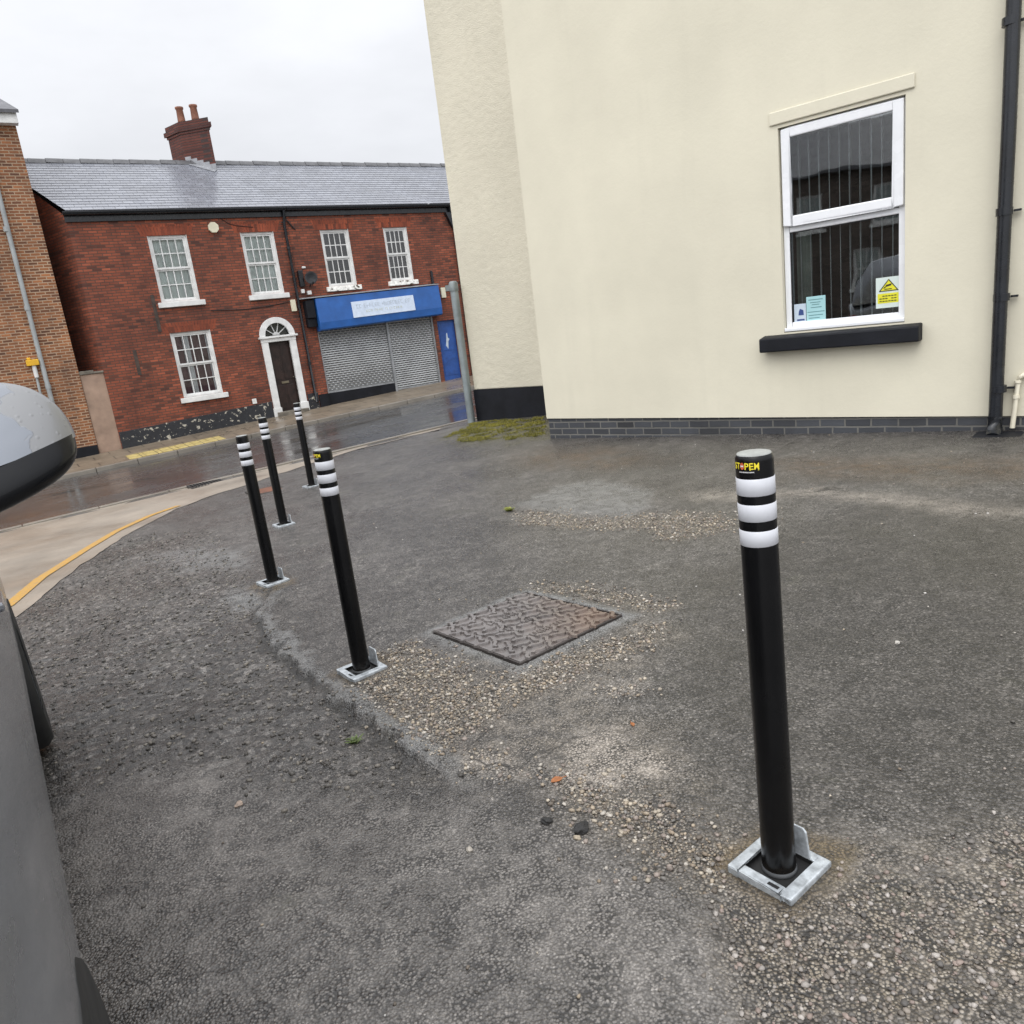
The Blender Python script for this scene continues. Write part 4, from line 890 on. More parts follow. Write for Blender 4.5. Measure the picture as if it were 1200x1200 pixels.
# ------------------------------------------------------------------ cream building
zb = -1.75+ZC; dz = ZC-zb
cb = thing('cream_building', 'cream rendered building with white window and grey brick plinth beside the car park', 'building', (W0.x, W0.y, zb), A2)
WH = (3.0, 4.05, -.38, 1.42)
b = MB(); WE = 7.6; TOP = 5.6; PZ = lambda u: -1.165-.009*u
xs = [0, 3.0, 4.05, WE]
wall_grid(b, 0, WE, -1.1, TOP, [WH], 0, .16)
b.add([(0,0,PZ(0)),(WE,0,PZ(WE)),(WE,0,-1.1),(0,0,-1.1)], [(0,1,2,3)])
b.add([(0,0,PZ(0)),(0,.03,PZ(0)),(WE,.03,PZ(WE)),(WE,0,PZ(WE))], [(0,1,2,3)])
b.add([(0,0,PZ(0)),(0,0,TOP),(0,2.1,TOP),(0,2.1,-1.1)], [(3,2,1,0)])
b.add([(WE,0,-1.3),(WE,8,-1.3),(WE,8,TOP),(WE,0,TOP)], [(0,1,2,3)])
b.add([(0,0,TOP),(WE,0,TOP),(WE,8,TOP),(0,8,TOP)], [(0,1,2,3)])
b.build('front_wall', M['cream'], cb, (0, 0, dz))
b = MB(); b.box(-3.19, .0, 2.1, 8, -.985, TOP+.3); b.build('rear_wall', M['cream_rough'], cb, (0, 0, dz), bevel=.015)
MB().box(-3.20, -.002, 2.085, 2.099, -2.1, -.986).box(-3.20, -3.1, 2.1, 8, -2.1, -.986).build('painted_plinth', M['black_paint'], cb, (0, 0, dz))
MB().box(.012, WE, .02, .22, -1.75, -1.15).box(.012, .2, .221, 2.08, -1.75, -1.11).build('brick_plinth', M['plinth_brick'], cb, (0, 0, dz))
MB().box(2.93, 4.12, -.018, -.001, 1.45, 1.56).build('lintel', M['cream'], cb, (0, 0, dz), bevel=.01)
MB().hexa([(2.80, -.13, -.545), (4.19, -.13, -.545), (4.19, .06, -.545), (2.80, .06, -.545), (2.80, -.13, -.415), (4.19, -.13, -.415), (4.19, .06, -.385), (2.80, .06, -.385)]).build('sill', M['black_paint'], cb, (0, 0, dz), bevel=.012)
# window
f = MB(); x0, x1, z0, z1 = WH[0]+.004, WH[1]-.004, WH[2]+.012, WH[3]-.004; zm = .56
f.box(x0, x0+.055, .05, .12, z0, z1).box(x1-.055, x1, .05, .12, z0, z1).box(x0+.055, x1-.055, .05, .12, z1-.05, z1).box(x0+.055, x1-.055, .05, .12, zm-.04, zm+.01)
f.box(x0+.055, x1-.055, .05, .12, z0, z0+.075)
f.box(x0-.003, x1+.003, .0, .049, z0-.006, z0+.028)                                    # drip ledge
for k in range(7): pass
fr = f.build('window', M['upvc'], cb, (0, 0, dz), bevel=.008)
s = MB(); a, c = x0+.012, x1-.012; lo, hi = zm+.018, z1-.012
s.box(a, a+.082, .012, .049, lo, hi).box(c-.082, c, .012, .049, lo, hi).box(a+.082, c-.082, .012, .049, hi-.078, hi).box(a+.082, c-.082, .012, .049, lo, lo+.082)
s.build('opening_sash', M['upvc'], fr, (0, 0, dz), bevel=.010)
g = MB(); g.box(a+.075, c-.075, .028, .032, lo+.075, hi-.07); g.build('pane', M['glass_big'], fr, (0, 0, dz))
g = MB(); g.box(x0+.05, x1-.05, .075, .079, z0+.07, zm-.035); g.build('pane', M['glass_big'], fr, (0, 0, dz))
MB().box(a+.083, c-.083, .033, .045, lo+.083, lo+.09).box(x0+.056, x1-.056, .064, .074, zm-.048, zm-.041).box(x0+.056, x0+.064, .064, .074, z0+.075, zm-.048).box(a+.083, a+.091, .033, .045, lo+.09, hi-.079).build('seal', M['rubber'], fr, (0, 0, dz))
v = MB(); rr = random.Random(3)
for k in range(12):
    x = x0+.10+k*.0885; an = R(106+rr.uniform(-6, 6)); hw = .0445; yc = .22
    dx, dy = hw*math.cos(an), hw*math.sin(an); t = .0034
    v.hexa([(x-dx-t, yc-dy, z0+.05), (x-dx+t, yc-dy, z0+.05), (x+dx+t, yc+dy, z0+.05), (x+dx-t, yc+dy, z0+.05), (x-dx-t, yc-dy, z1-.05), (x-dx+t, yc-dy, z1-.05), (x+dx+t, yc+dy, z1-.05), (x+dx-t, yc+dy, z1-.05)])
v.box(x0, x1, .2, .3, z1-.05, z1-.005)
v.build('vertical_blind', M['vane'], fr, (0, 0, dz))
cu_ = MB(); n = 10
for k in range(n):
    xa, xb = 3.065+.15*k/n, 3.065+.15*(k+1)/n; ya, yb = .20+.014*math.sin(k*1.7), .20+.014*math.sin((k+1)*1.7)
    cu_.add([(xa, ya, z0+.05), (xb, yb, z0+.05), (xb, yb, zm), (xa, ya, zm)], [(0, 1, 2, 3)], True)
cu_.build('curtain', plain('pale green curtain', (.42, .45, .38), .8, var=.2), fr, (0, 0, dz))
rm = MB()
rm.add([(2.2,.17,-1.0),(5.2,.17,-1.0),(5.2,3.4,-1.0),(2.2,3.4,-1.0),(2.2,.17,1.9),(5.2,.17,1.9),(5.2,3.4,1.9),(2.2,3.4,1.9)], [(0,1,2,3),(7,6,5,4),(1,5,6,2),(2,6,7,3),(3,7,4,0)])
rm.build('room', M['dark_room'], cb, (0, 0, dz))
# notices of the lower pane, shifted out in front of the glass: their own things
def card(name, lab, x0_, x1_, za, zb_, mat):
    o = MB().box(x0_, x1_, .0815, .083, za, zb_).build(name, mat, None, (0, 0, 0)); return o
def in_frame(o, lab, cat, grp=None):
    o.location = (W0.x-.0105*WA.x, W0.y-.0105*WA.y, ZC); o.rotation_euler = (0, 0, A2); return tag(o, lab, cat, grp)
k1 = in_frame(card('window_notice', '', 3.075, 3.185, -.31, -.13, M['card_pale']), 'small pale blue notice with a dark blue mark in the lower left of the window', 'notice')
k2 = in_frame(card('window_notice', '', 3.19, 3.365, -.31, -.075, M['card_cyan']), 'turquoise notice with lines of text in the lower window beside the small pale one', 'notice')
k3 = in_frame(card('warning_sign', '', 3.80, 3.995, -.245, .015, M['card_mint']), 'yellow triangle warning sign on a pale card in the lower right of the window', 'sign')
b = MB(); b.prism_y([(3.115, -.235), (3.165, -.235), (3.16, -.19), (3.13, -.175), (3.118, -.2)], .0805, .0814); b.build('blue_mark', M['ink_blue'], k1); MB().box(3.10, 3.17, .0805, .0814, -.285, -.27).build('text_line', M['ink_blue'], k1)
b = MB()
for i, (zz, w0, w1) in enumerate(((-.105, .02, .15), (-.13, .035, .13), (-.15, .05, .12), (-.175, .04, .14), (-.215, .01, .165), (-.245, .02, .15), (-.27, .02, .12))): b.box(3.19+w0, 3.19+w1, .0805, .0814, zz-.004, zz+.003)
b.build('text_line', plain('grey green ink', (.12, .25, .27), .6), k2)
b = MB(); b.prism_y([(3.825, -.105), (3.985, -.105), (3.905, -.002)], .0800, .0814).box(3.815, 3.985, .0805, .0814, -.205, -.122); yk = b.build('yellow_panel', M['sticker_yellow'], k3)
b = MB()
def bar(p, q, w_):
    p, q = Vector(p), Vector(q); d = (q-p).normalized(); n_ = Vector((-d.y, d.x))*w_/2; b.prism_y([tuple(p-n_), tuple(q-n_), tuple(q+n_), tuple(p+n_)][::1], .0788, .0798)
bar((3.828, -.101), (3.982, -.101), .007); bar((3.829, -.103), (3.905, -.006), .007); bar((3.981, -.103), (3.905, -.006), .007)
b.prism_y([(3.875, -.07), (3.925, -.058), (3.93, -.042), (3.885, -.05)], .0788, .0798); b.prism_y([(3.86, -.082), (3.878, -.074), (3.885, -.062), (3.868, -.068)], .0788, .0798); b.box(3.87, 3.93, .0788, .0798, -.09, -.083)
for i in range(3):
    for j in range(6): 
        if (i*5+j*3) % 7: b.box(3.83+j*.024, 3.848+j*.024, .0790, .0800, -.148-i*.022, -.140-i*.022)
b.build('warning_mark', M['ink_black'], yk)
# drainpipe and overflow pipe
b = MB().tube([(4.80, -.085, TOP), (4.78, -.085, 1.0), (4.765, -.085, -.2), (4.755, -.085, -1.30)], .05, 18)
for z in (1.7, .39, -.25, -.97): b.tube([(4.77, -.085, z-.028), (4.77, -.085, z+.028)], .058, 18).box(4.74, 4.80, -.04, .01, z-.012, z+.012).box(4.825, 4.875, -.05, -.02, z-.008, z+.008)
b.tube([(4.755, -.085, -1.20), (4.755, -.10, -1.30), (4.76, -.20, -1.36)], [.056, .06, .062], 18)
b.build('drainpipe', M['black_gloss'], cb, (0, 0, dz))
MB().box(4.62, 4.98, -.30, -.03, -1.42, -1.325).build('gully', M['black_paint'], cb, (0, 0, dz), bevel=.02)
MB().tube([(6.4, -.03, -.865), (4.93, -.03, -.875), (4.905, -.03, -.89), (4.895, -.03, -.92), (4.87, -.04, -1.30)], .019, 12).tube([(4.888, -.034, -1.06), (4.886, -.034, -1.03)], .026, 12).tube([(4.894, -.03, -.935), (4.894, -.03, -.915)], .025, 12).build('overflow_pipe', plain('cream painted pipe', (.74, .69, .55), .5, var=.08), cb, (0, 0, dz))
MB().tube([(-.86, 2.09, 2.47), (-.86, 2.02, 2.48), (-.84, 2.0, 2.43)], .012, 8).build('wall_hook', M['rubber'], cb, (0, 0, dz))

# grey steel post at the corner
px, py = -.50, 13.0; pz = float(gz(np.array(px), np.array(py)))
po = thing('steel_post', 'plain grey steel post standing at the far corner of the cream building', 'post', (px, py, pz), R(-40))
MB().tube([(0, 0, -.1), (0, 0, 2.30)], .066, 22).build('pole', M['galv_post'], po)
MB().lathe([(.075, 2.20), (.075, 2.33), (.05, 2.36), (.001, 2.365)], 22).box(-.16, -.06, -.03, .03, 2.22, 2.31).build('cap', plain('dull grey cap', (.22, .25, .25), .5, .3), po)

# ------------------------------------------------------------------ bollards
BA = R(-53.5)+math.pi/2
def make_bollard():
    x, y = BOLL[0]
    t = thing('bollard', '', 'bollard', (x, y, gp(x, y)), BA)
    p = MB(); p.lathe([(.0375, -.06), (.0385, .0), (.0385, .028), (.0378, .034), (.038, .05), (.038, .985), (.0372, .9925), (.034, .9965)], 48); p.build('post', M['powder_black'], t)
    c = MB(); c.lathe([(.0345, .9955), (.0335, .9985), (.026, .9995), (.0005, 1.0002)], 40); c.build('cap', M['cap_grey'], t)
    for z0, z1 in ((.914, .950), (.860, .896), (.806, .840)):
        q = MB(); q.lathe([(.0379, z0), (.0387, z0+.0006), (.0387, z1-.0006), (.0379, z1)], 48); q.build('reflective_band', M['tape'], t)
    # square galvanised socket frame
    f = MB(); o, i = .084, .056; h = .017
    for (a0, a1, b0, b1) in ((-o, o, -o, -i), (-o, o, i, o), (-o, -i, -i, i), (i, o, -i, i)):
        f.box(a0, a1, b0, b1, -.05, h)
    fr_ = f.build('base_frame', M['steel'], t)
    bm = bmesh.new(); bm.from_mesh(fr_.data); bmesh.ops.remove_doubles(bm, verts=bm.verts, dist=1e-5)
    ed = [e for e in bm.edges if e.is_manifold and e.calc_face_angle(0) > .5]; bmesh.ops.bevel(bm, geom=ed, offset=.004, segments=2, affect='EDGES', profile=.5, clamp_overlap=True); bm.to_mesh(fr_.data); bm.free()
    MB().box(-.0755, -.0665, -.045, -.018, h-.004, h+.0008).build('lock_slot', M['socket'], fr_)
    k = MB(); i2 = i-.0005; k.add([(-i2,-i2,.0035),(i2,-i2,.0035),(i2,i2,.0035),(-i2,i2,.0035)], [(0,1,2,3)])  # flat near-black plate painted as the shaded depth of the socket
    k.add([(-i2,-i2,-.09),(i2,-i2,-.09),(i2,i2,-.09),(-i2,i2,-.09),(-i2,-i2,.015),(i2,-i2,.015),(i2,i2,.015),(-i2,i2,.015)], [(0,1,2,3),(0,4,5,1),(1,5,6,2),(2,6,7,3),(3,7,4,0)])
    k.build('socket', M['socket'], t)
    w_ = MB(); w_.lathe([(.0385, .004), (.0405, .005), (.0398, .012), (.0386, .016)], 32); w_.build('weld_seam', plain('sealant', (.12, .125, .13), .4), t)
    l = MB(); an = R(9)        # upright hinged flap
    pts_ = [(-.042, .004), (.042, .004), (.036, .074), (.028, .088), (-.022, .088), (-.030, .080)]
    l.v = []; n = len(pts_)
    l.add([(.056+z*math.sin(an)*.35, y, z) for y, z in pts_]+[(.062+z*math.sin(an)*.35, y, z) for y, z in pts_], [tuple(range(n-1, -1, -1)), tuple(range(n, 2*n))]+[(i_, (i_+1) % n, n+(i_+1) % n, n+i_) for i_ in range(n)])
    l.v = [(x_, y_-.005, z_) for x_, y_, z_ in l.v]
    l.build('flap', M['steel'], fr_, bevel=.0025)
    # sticker lettering wrapped round the tube
    def wrap(o, zc, ang0, rad):
        for vv in o.data.vertices:
            th = ang0+vv.co.x/rad; r_ = rad+vv.co.z; vv.co = (r_*math.cos(th), r_*math.sin(th), zc+vv.co.y)
    def letter(ch_, mat, zc, x0, wd, ht, th0, rad):
        cu = bpy.data.curves.new('lettering', 'FONT'); cu.body = ch_; cu.size = .02; cu.extrude = .0002; cu.offset = .0003
        tmp = bpy.data.objects.new('text_curve', cu); COL.objects.link(tmp)
        dg = bpy.context.evaluated_depsgraph_get(); me_ = bpy.data.meshes.new_from_object(tmp.evaluated_get(dg)); bpy.data.objects.remove(tmp); bpy.data.curves.remove(cu)
        xs_ = [v_.co.x for v_ in me_.vertices]; ys_ = [v_.co.y for v_ in me_.vertices]
        for v_ in me_.vertices:
            v_.co.x = x0+(v_.co.x-min(xs_))/(max(xs_)-min(xs_))*wd; v_.co.y = (v_.co.y-min(ys_))/(max(ys_)-min(ys_))*ht
        o = link('lettering', me_, mat, t); wrap(o, zc, th0, rad); return o
    toward = math.atan2(-y, -x)-BA          # direction to the camera; the word's end angle is taken from image pixels
    pitch = .0097; rad = .0383; th0 = toward+R(14)-6*pitch/rad; zc = .9705
    for k_, ch_ in enumerate('STOPEM'):
        if ch_ != 'O': letter(ch_, M['ink_yellow'], zc, k_*pitch,   .0096 if ch_ == 'M' else .0084, .0135, th0, rad)
    q = MB(); q.add([(2*pitch+.0040+.0050*math.cos(R(22.5+45*k_)), .0068+.0075*math.sin(R(22.5+45*k_)), .0003) for k_ in range(8)], [tuple(range(8))]); oo = q.build('lettering', M['ink_red'], t); wrap(oo, zc, th0, rad)
    q = MB(); q.add([(2*pitch+.0006, .0054, .0006), (2*pitch+.0074, .0054, .0006), (2*pitch+.0074, .0084, .0006), (2*pitch+.0006, .0084, .0006)], [(0, 1, 2, 3)]); oo = q.build('lettering', M['ink_white'], t); wrap(oo, zc, th0, rad)
    q = MB(); q.add([(4*pitch, -.0016, .0003), (6*pitch, -.0016, .0003), (6*pitch, -.0008, .0003), (4*pitch, -.0008, .0003)], [(0, 1, 2, 3)]); oo = q.build('underline', M['ink_yellow'], t); wrap(oo, zc, th0, rad)
    q = MB(); rr_ = random.Random(5); xx = 1.6*pitch
    while xx < 4.9*pitch:
        wd = rr_.uniform(.0010, .0022); q.add([(xx, 0, .0003), (xx+wd, 0, .0003), (xx+wd, .0022, .0003), (xx, .0022, .0003)], [(0, 1, 2, 3)]); xx += wd+rr_.uniform(.0005, .0010)
    oo = q.build('lettering', M['ink_white'], t); wrap(oo, .9640, th0, rad)
    return t
b0 = make_bollard()
BL = ['nearest black bollard, in the right foreground, tallest in view with readable yellow sticker',
      'black bollard standing on the gravel beside the metal utility cover',
      'black bollard at the broken tarmac edge, left of the one by the metal cover',
      'black bollard with white bands standing near the small rusty iron cover',
      'farthest black bollard, nearest the road, in line with the white arched doorway']
lean = [(0, R(-1.0)), (0, R(.05)), (R(.2), R(-.4)), (0, R(-.3)), (R(.2), 0)]
for i, (x, y) in enumerate(BOLL):
    o = b0 if i == 0 else copy_tree(b0)
    if i > 1:                       # no sticker shows on the three far bollards
        for ch_ in [c for c in o.children if c.name.startswith(('lettering', 'underline'))]: bpy.data.objects.remove(ch_)
    rz = BA+(0, R(1), R(4), R(-3), R(6))[i]
    m_ = Matrix.Translation((x, y, gp(x, y))) @ Matrix.Rotation(lean[i][1], 4, 'Y') @ Matrix.Rotation(lean[i][0], 4, 'X') @ Matrix.Rotation(rz, 4, 'Z')
    o.matrix_world = m_; o['label'] = BL[i]; o['group'] = 'black bollards with white bands'

# ------------------------------------------------------------------ utility cover
cx, cy = sum(p[0] for p in LID)/4, sum(p[1] for p in LID)/4
c0 = [Vector((p[0]-cx, p[1]-cy)) for p in LID]
uc = thing('utility_cover', 'rusty brown rectangular metal utility cover with raised pattern in the tarmac', 'manhole cover', (cx, cy, gp(cx, cy)+.027))
slx, sly = .0501, -.0163
def lp(a, b_, dz):                     # a,b in 0..1 across the cover
    p = c0[0].lerp(c0[1], a).lerp(c0[3].lerp(c0[2], a), b_); return (p.x, p.y, p.x*slx+p.y*sly+dz)
def cover_mat():
    m = N('worn cast iron'); v = m.obj(); n = m.noise(v, 5, 5, .65); sp = m.n('ShaderNodeSeparateXYZ'); m.l(v, sp.inputs[0])
    side = m.math('ADD', sp.outputs[0], m.math('MULTIPLY', m.math('SUBTRACT', n, .5), .5))
    c = m.mix(m.mr(side, .02, .40), m.ramp(n, [(.3, (.15, .135, .13)), (.7, (.26, .24, .23))]), m.ramp(n, [(.3, (.13, .09, .07)), (.7, (.24, .18, .145))]))  # left part painted greyer as wet highlight, right part rusty
    c = m.mix(m.mr(m.noise(v, 40, 4, .7), .5, .75, 0, .45), c, (.075, .042, .028))
    return m.fin(c, m.mr(n, .3, .7, .2, .4), m.bump(m.noise(v, 90, 3), .3, .002), .35)
M['cover'] = cover_mat()
b = MB(); q = [lp(a, b_, z) for z in (-.03, .006) for a, b_ in ((.025, .025), (.025, .975), (.975, .975), (.975, .025))]; b.hexa(q[:4]+q[4:])
pl = b.build('plate', M['cover'], uc, bevel=.003)
b = MB()
for (a0, a1, b0_, b1) in ((0, 1, 0, .015), (0, 1, .985, 1), (0, .012, .016, .984), (.988, 1, .016, .984)):
    b.hexa([lp(a0, b0_, -.03), lp(a0, b1, -.03), lp(a1, b1, -.03), lp(a1, b0_, -.03), lp(a0, b0_, .008), lp(a0, b1, .008), lp(a1, b1, .008), lp(a1, b0_, .008)])
b.build('frame', plain('iron frame', (.07, .06, .055), .5, .3, .3, 12), uc, bevel=.002)
b = MB(); r = random.Random(12); NX, NY = 9, 12
def curl(a, b_, h, ang):
    pts_ = []; L = .033; 
    for k in range(6):
        t = (k/5-.5); x_ = t*2*L; y_ = (.012*math.sin(t*5.2)) ; pts_.append((a+(x_*math.cos(ang)-y_*math.sin(ang))/.58, b_+(x_*math.sin(ang)+y_*math.cos(ang))/.66))
    w_ = .0098; vs = []
    for k, (pa_, pb_) in enumerate(pts_):
        q0, q1 = pts_[max(0, k-1)], pts_[min(5, k+1)]; dx, dy = q1[0]-q0[0], q1[1]-q0[1]; l_ = math.hypot(dx, dy); ox, oy = -dy/l_*w_/.6, dx/l_*w_/.6
        for zz, sc_ in ((.0055, 1), (h, .7)):
            vs.append(lp(pa_-ox*sc_, pb_-oy*sc_, zz)); vs.append(lp(pa_+ox*sc_, pb_+oy*sc_, zz))
    fs_ = []
    for k in range(5):
        i_ = 4*k; fs_ += [(i_, i_+2, i_+6, i_+4), (i_+3, i_+1, i_+5, i_+7), (i_+2, i_+3, i_+7, i_+6)]
    fs_ += [(0, 1, 3, 2), (20, 22, 23, 21)]
    b.add(vs, fs_)
for i in range(NX):
    for j in range(NY):
        a = (i+.5+(.5 if j % 2 else 0))/(NX+.5); b_ = (j+.5)/NY
        if not (.05 < a < .95 and .04 < b_ < .96): continue
        if .30 < a < .72 and (.25 < b_ < .33 or .46 < b_ < .54 or .68 < b_ < .76): continue
        curl(a, b_, .0165, (0, math.pi/2)[(i+j) % 2]+r.uniform(-.3, .3))
# three bands of worn raised lettering, no longer readable
for bb in (.29, .50, .72):
    a = .33
    while a < .70:
        wd = r.uniform(.018, .03)
        for k in range(3):
            kx = r.uniform(0, wd*.6); q = [lp(a+kx, bb-.028, .0055), lp(a+kx, bb+.028, .0055), lp(a+kx+.010, bb+.028, .0055), lp(a+kx+.010, bb-.028, .0055)]
            q2 = [(x_, y_, z_+.006) for x_, y_, z_ in q]
            if k != 1: b.hexa(q+q2)
            else:
                q = [lp(a, bb-.006, .0055), lp(a, bb+.010, .0055), lp(a+wd, bb+.010, .0055), lp(a+wd, bb-.006, .0055)]; b.hexa(q+[(x_, y_, z_+.0055) for x_, y_, z_ in q])
        a += wd+.012
b.build('raised_pattern', M['cover'], pl)

# small iron cover and street gully
x, y = -2.98, 9.17
sc_ = thing('iron_cover', 'small rusty red iron cover set in the tarmac near the far bollards', 'manhole cover', (x, y, gp(x, y)), R(30))
MB().box(-.17, .17, -.17, .17, -.02, .012).build('lid', plain('rusty iron', (.19, .075, .04), .55, .2, .3, 14, bump=.4, bscale=50), sc_, bevel=.006)
b = MB()
for (a0, a1, b0_, b1) in ((-.21, .21, -.21, -.175), (-.21, .21, .175, .21), (-.21, -.175, -.175, .175), (.175, .21, -.175, .175)): b.box(a0, a1, b0_, b1, -.02, .010)
b.build('frame', plain('dark iron', (.05, .045, .04), .5, .3), sc_)
gu, gv = -.45, 13.06; x, y = UV(gu, gv); zg = zroad(gu, gv)
gr = thing('drain_grate', 'black iron drain grate in the gutter at the edge of the road', 'drain', (x, y, float(gz(np.array(x), np.array(y)))+.012), A1)
b = MB()
b.box(-.24, .24, -.20, -.17, -.03, .006).box(-.24, .24, .17, .20, -.03, .006).box(-.24, -.21, -.17, .17, -.03, .006).box(.21, .24, -.17, .17, -.03, .006)
for k in range(9): b.box(-.185+k*.045, -.163+k*.045, -.17, .17, -.03, .004)
b.build('bars', plain('black cast iron', (.03, .03, .03), .45, .4, .3), gr)
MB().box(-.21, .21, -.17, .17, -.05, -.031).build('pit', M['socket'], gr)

# ------------------------------------------------------------------ parked car on the left
FX = Vector((.564, -.825, 0)).normalized(); LY = Vector((.825, .564, 0)).normalized()   # forward, and the car's side nearest the camera
org = Vector((-.57, .76, 0))
side_off = .008
ctr = org - FX*1.245 + LY*(-.90+side_off)
zc_ = float(gz(np.array(ctr.x+LY.x*.85), np.array(ctr.y+LY.y*.85)))
nrm = Vector((-.0501, .0163, 1)).normalized()
fx = (FX-nrm*FX.dot(nrm)).normalized(); ly = nrm.cross(fx)
zc_ = float(gz(np.array(ctr.x), np.array(ctr.y)))
car = thing('parked_car', 'silver grey car with a wet door mirror parked at the left edge', 'car', ctr)
car.location = (0, 0, 0)
car.matrix_world = Matrix(((fx.x, ly.x, nrm.x, ctr.x), (fx.y, ly.y, nrm.y, ctr.y), (fx.z, ly.z, nrm.z, zc_), (0, 0, 0, 1)))
def carpaint(name, col, rough):
    m = N(name); v = m.obj()
    fl_ = m.n('ShaderNodeTexVoronoi'); m.l(v, fl_.inputs['Vector']); fl_.inputs['Scale'].default_value = 900
    s_ = m.n('ShaderNodeSeparateColor'); m.l(fl_.outputs['Color'], s_.inputs[0])
    c = m.mix(m.mr(s_.outputs[0], 0, 1, 0, .35), col, tuple(x*1.5 for x in col))
    st = m.n('ShaderNodeVectorMath', operation='MULTIPLY'); m.l(v, st.inputs[0]); st.inputs[1].default_value = (1.2, 1.2, 4)
    grime = m.mr(m.noise(st.outputs[0], 2.2, 6, .7), .45, .8, 0, .45)
    c = m.mix(grime, c, (.085, .08, .075))
    r_ = m.math('ADD', m.math('MULTIPLY', grime, .4), rough)
    return m.fin(c, r_, m.bump(m.noise(v, 240, 2), .02, .001), .55, coat=.25)
M['car'] = carpaint('silver grey car paint', (.25, .26, .28), .2)
M['car_glass'] = plain('tinted car glass', (.012, .014, .016), .06)
M['trim'] = plain('black car plastic', (.018, .019, .021), .42, var=.25, scale=9, bump=.15, bscale=250)
M['tyre'] = plain('tyre rubber', (.014, .014, .014), .75, var=.3, scale=8)
M['alloy'] = plain('alloy wheel', (.36, .37, .38), .35, .6)
# x = forward, y = left; body lofted through stations
WB0, WB1 = 1.28, -1.36                                  # wheel centres
st_x = [2.12, 2.10, 2.02, 1.88, 1.62, 1.28, .85, .4, 0, -.5, -1.0, -1.36, -1.7, -1.95, -2.08, -2.12]
def half(x):
    w_ = .90
    if x > 1.4: w_ = .90-.20*((x-1.4)/.72)**2.2
    if x < -1.6: w_ = .90-.10*((-1.6-x)/.52)**2
    hood = 1.13 if x < .9 else 1.13-.18*((x-.9)/1.2)**1.6
    low = .22 if -1.9 < x < 1.9 else .30
    sh = .80 if x < 1.2 else .80-.10*((x-1.2)/.92)
    return [(0, low), (w_*.82, low), (w_*.955, low+.08), (w_*.985, .45), (w_*.997, .62), (w_, sh), (w_*.985, sh+.10), (w_*.955, min(sh+.22, hood-.02)), (w_*.88, hood), (w_*.55, hood+.03), (0, hood+.045)]
b = MB(); rings = []
for x in st_x:
    h_ = half(x); ring = [(x, y_, z_) for y_, z_ in h_]+[(x, -y_, z_) for y_, z_ in h_[-2:0:-1]]
    rings.append(ring)
n = len(rings[0]); vs = [p for r_ in rings for p in r_]
fs_ = [(i*n+k, i*n+(k+1) % n, (i+1)*n+(k+1) % n, (i+1)*n+k) for i in range(len(rings)-1) for k in range(n)]
b.add(vs, fs_, True); b.add(rings[0], [tuple(range(n))]); b.add(rings[-1], [tuple(range(n-1, -1, -1))])
body = b.build('body', M['car'], car)
bm = bmesh.new(); bm.from_mesh(body.data); bmesh.ops.remove_doubles(bm, verts=bm.verts, dist=1e-5); bmesh.ops.recalc_face_normals(bm, faces=bm.faces); bm.to_mesh(body.data); bm.free()
# cabin
cst = [(.98, 1.13, .97), (.64, 1.48, .86), (.30, 1.78, .74), (-.3, 1.88, .68), (-1.1, 1.87, .66), (-1.75, 1.80, .64), (-1.98, 1.50, .74), (-2.06, 1.15, .82)]
b = MB(); vs = []
for x, zt, wf in cst:
    zt = max(zt, 1.15); lowz = 1.12; wt = .80-(.16*(zt-1.12)/.76)
    vs += [(x, .83, lowz), (x, (.83+wt)/2+.02, (lowz+zt)/2), (x, wt, zt-.03), (x, wt*.85, zt), (x, 0, zt+.015), (x, -wt*.85, zt), (x, -wt, zt-.03), (x, -(.83+wt)/2-.02, (lowz+zt)/2), (x, -.83, lowz)]
n = 9; b.add(vs, [(i*n+k, i*n+k+1, (i+1)*n+k+1, (i+1)*n+k) for i in range(len(cst)-1) for k in range(n-1)], True)
cabin = b.build('cabin', M['car'], car)
bm = bmesh.new(); bm.from_mesh(cabin.data); bmesh.ops.recalc_face_normals(bm, faces=bm.faces); bm.to_mesh(cabin.data); bm.free()
def cpt(x, k):   # interpolate cabin surface
    for i in range(len(cst)-1):
        if cst[i][0] >= x >= cst[i+1][0]:
            t = (cst[i][0]-x)/(cst[i][0]-cst[i+1][0]); return Vector(vs[i*9+k]).lerp(Vector(vs[(i+1)*9+k]), t)
for sgn in (0, 1):
    b = MB()
    for xa, xb in ((.52, -.36), (-.46, -1.30)):
        def sp(x, t):
            lo_, mi, hi_ = (cpt(x, k) for k in ((0, 1, 2) if sgn == 0 else (8, 7, 6))); p = lo_.lerp(mi, t*2) if t < .5 else mi.lerp(hi_, t*2-1); p.y += .012*(1 if sgn == 0 else -1); return p
        xs_ = np.linspace(xa, xb, 6); g_ = [sp(x, t) for x in xs_ for t in (.12, .5, .88)]
        b.add(g_, [(i*3+j, (i+1)*3+j, (i+1)*3+j+1, i*3+j+1) for i in range(5) for j in range(2)], True)
    b.build('side_window', M['car_glass'], car)
b = MB(); g_ = []
for x in np.linspace(.90, .30, 5):
    for t in (-1, -.5, 0, .5, 1):
        a_ = cpt(x, 3); g_.append((x+.012, a_.y*t*.98, a_.z+.012+.015*(1-abs(t))))
b.add(g_, [(i*5+j, i*5+j+1, (i+1)*5+j+1, (i+1)*5+j) for i in range(4) for j in range(4)], True); b.build('windscreen', M['car_glass'], car)
b = MB(); g_ = []
for x in np.linspace(-1.72, -2.0, 4):
    for t in (-1, -.5, 0, .5, 1):
        a_ = cpt(x, 3); g_.append((x-.012, a_.y*t*.95, a_.z+.010+.012*(1-abs(t))))
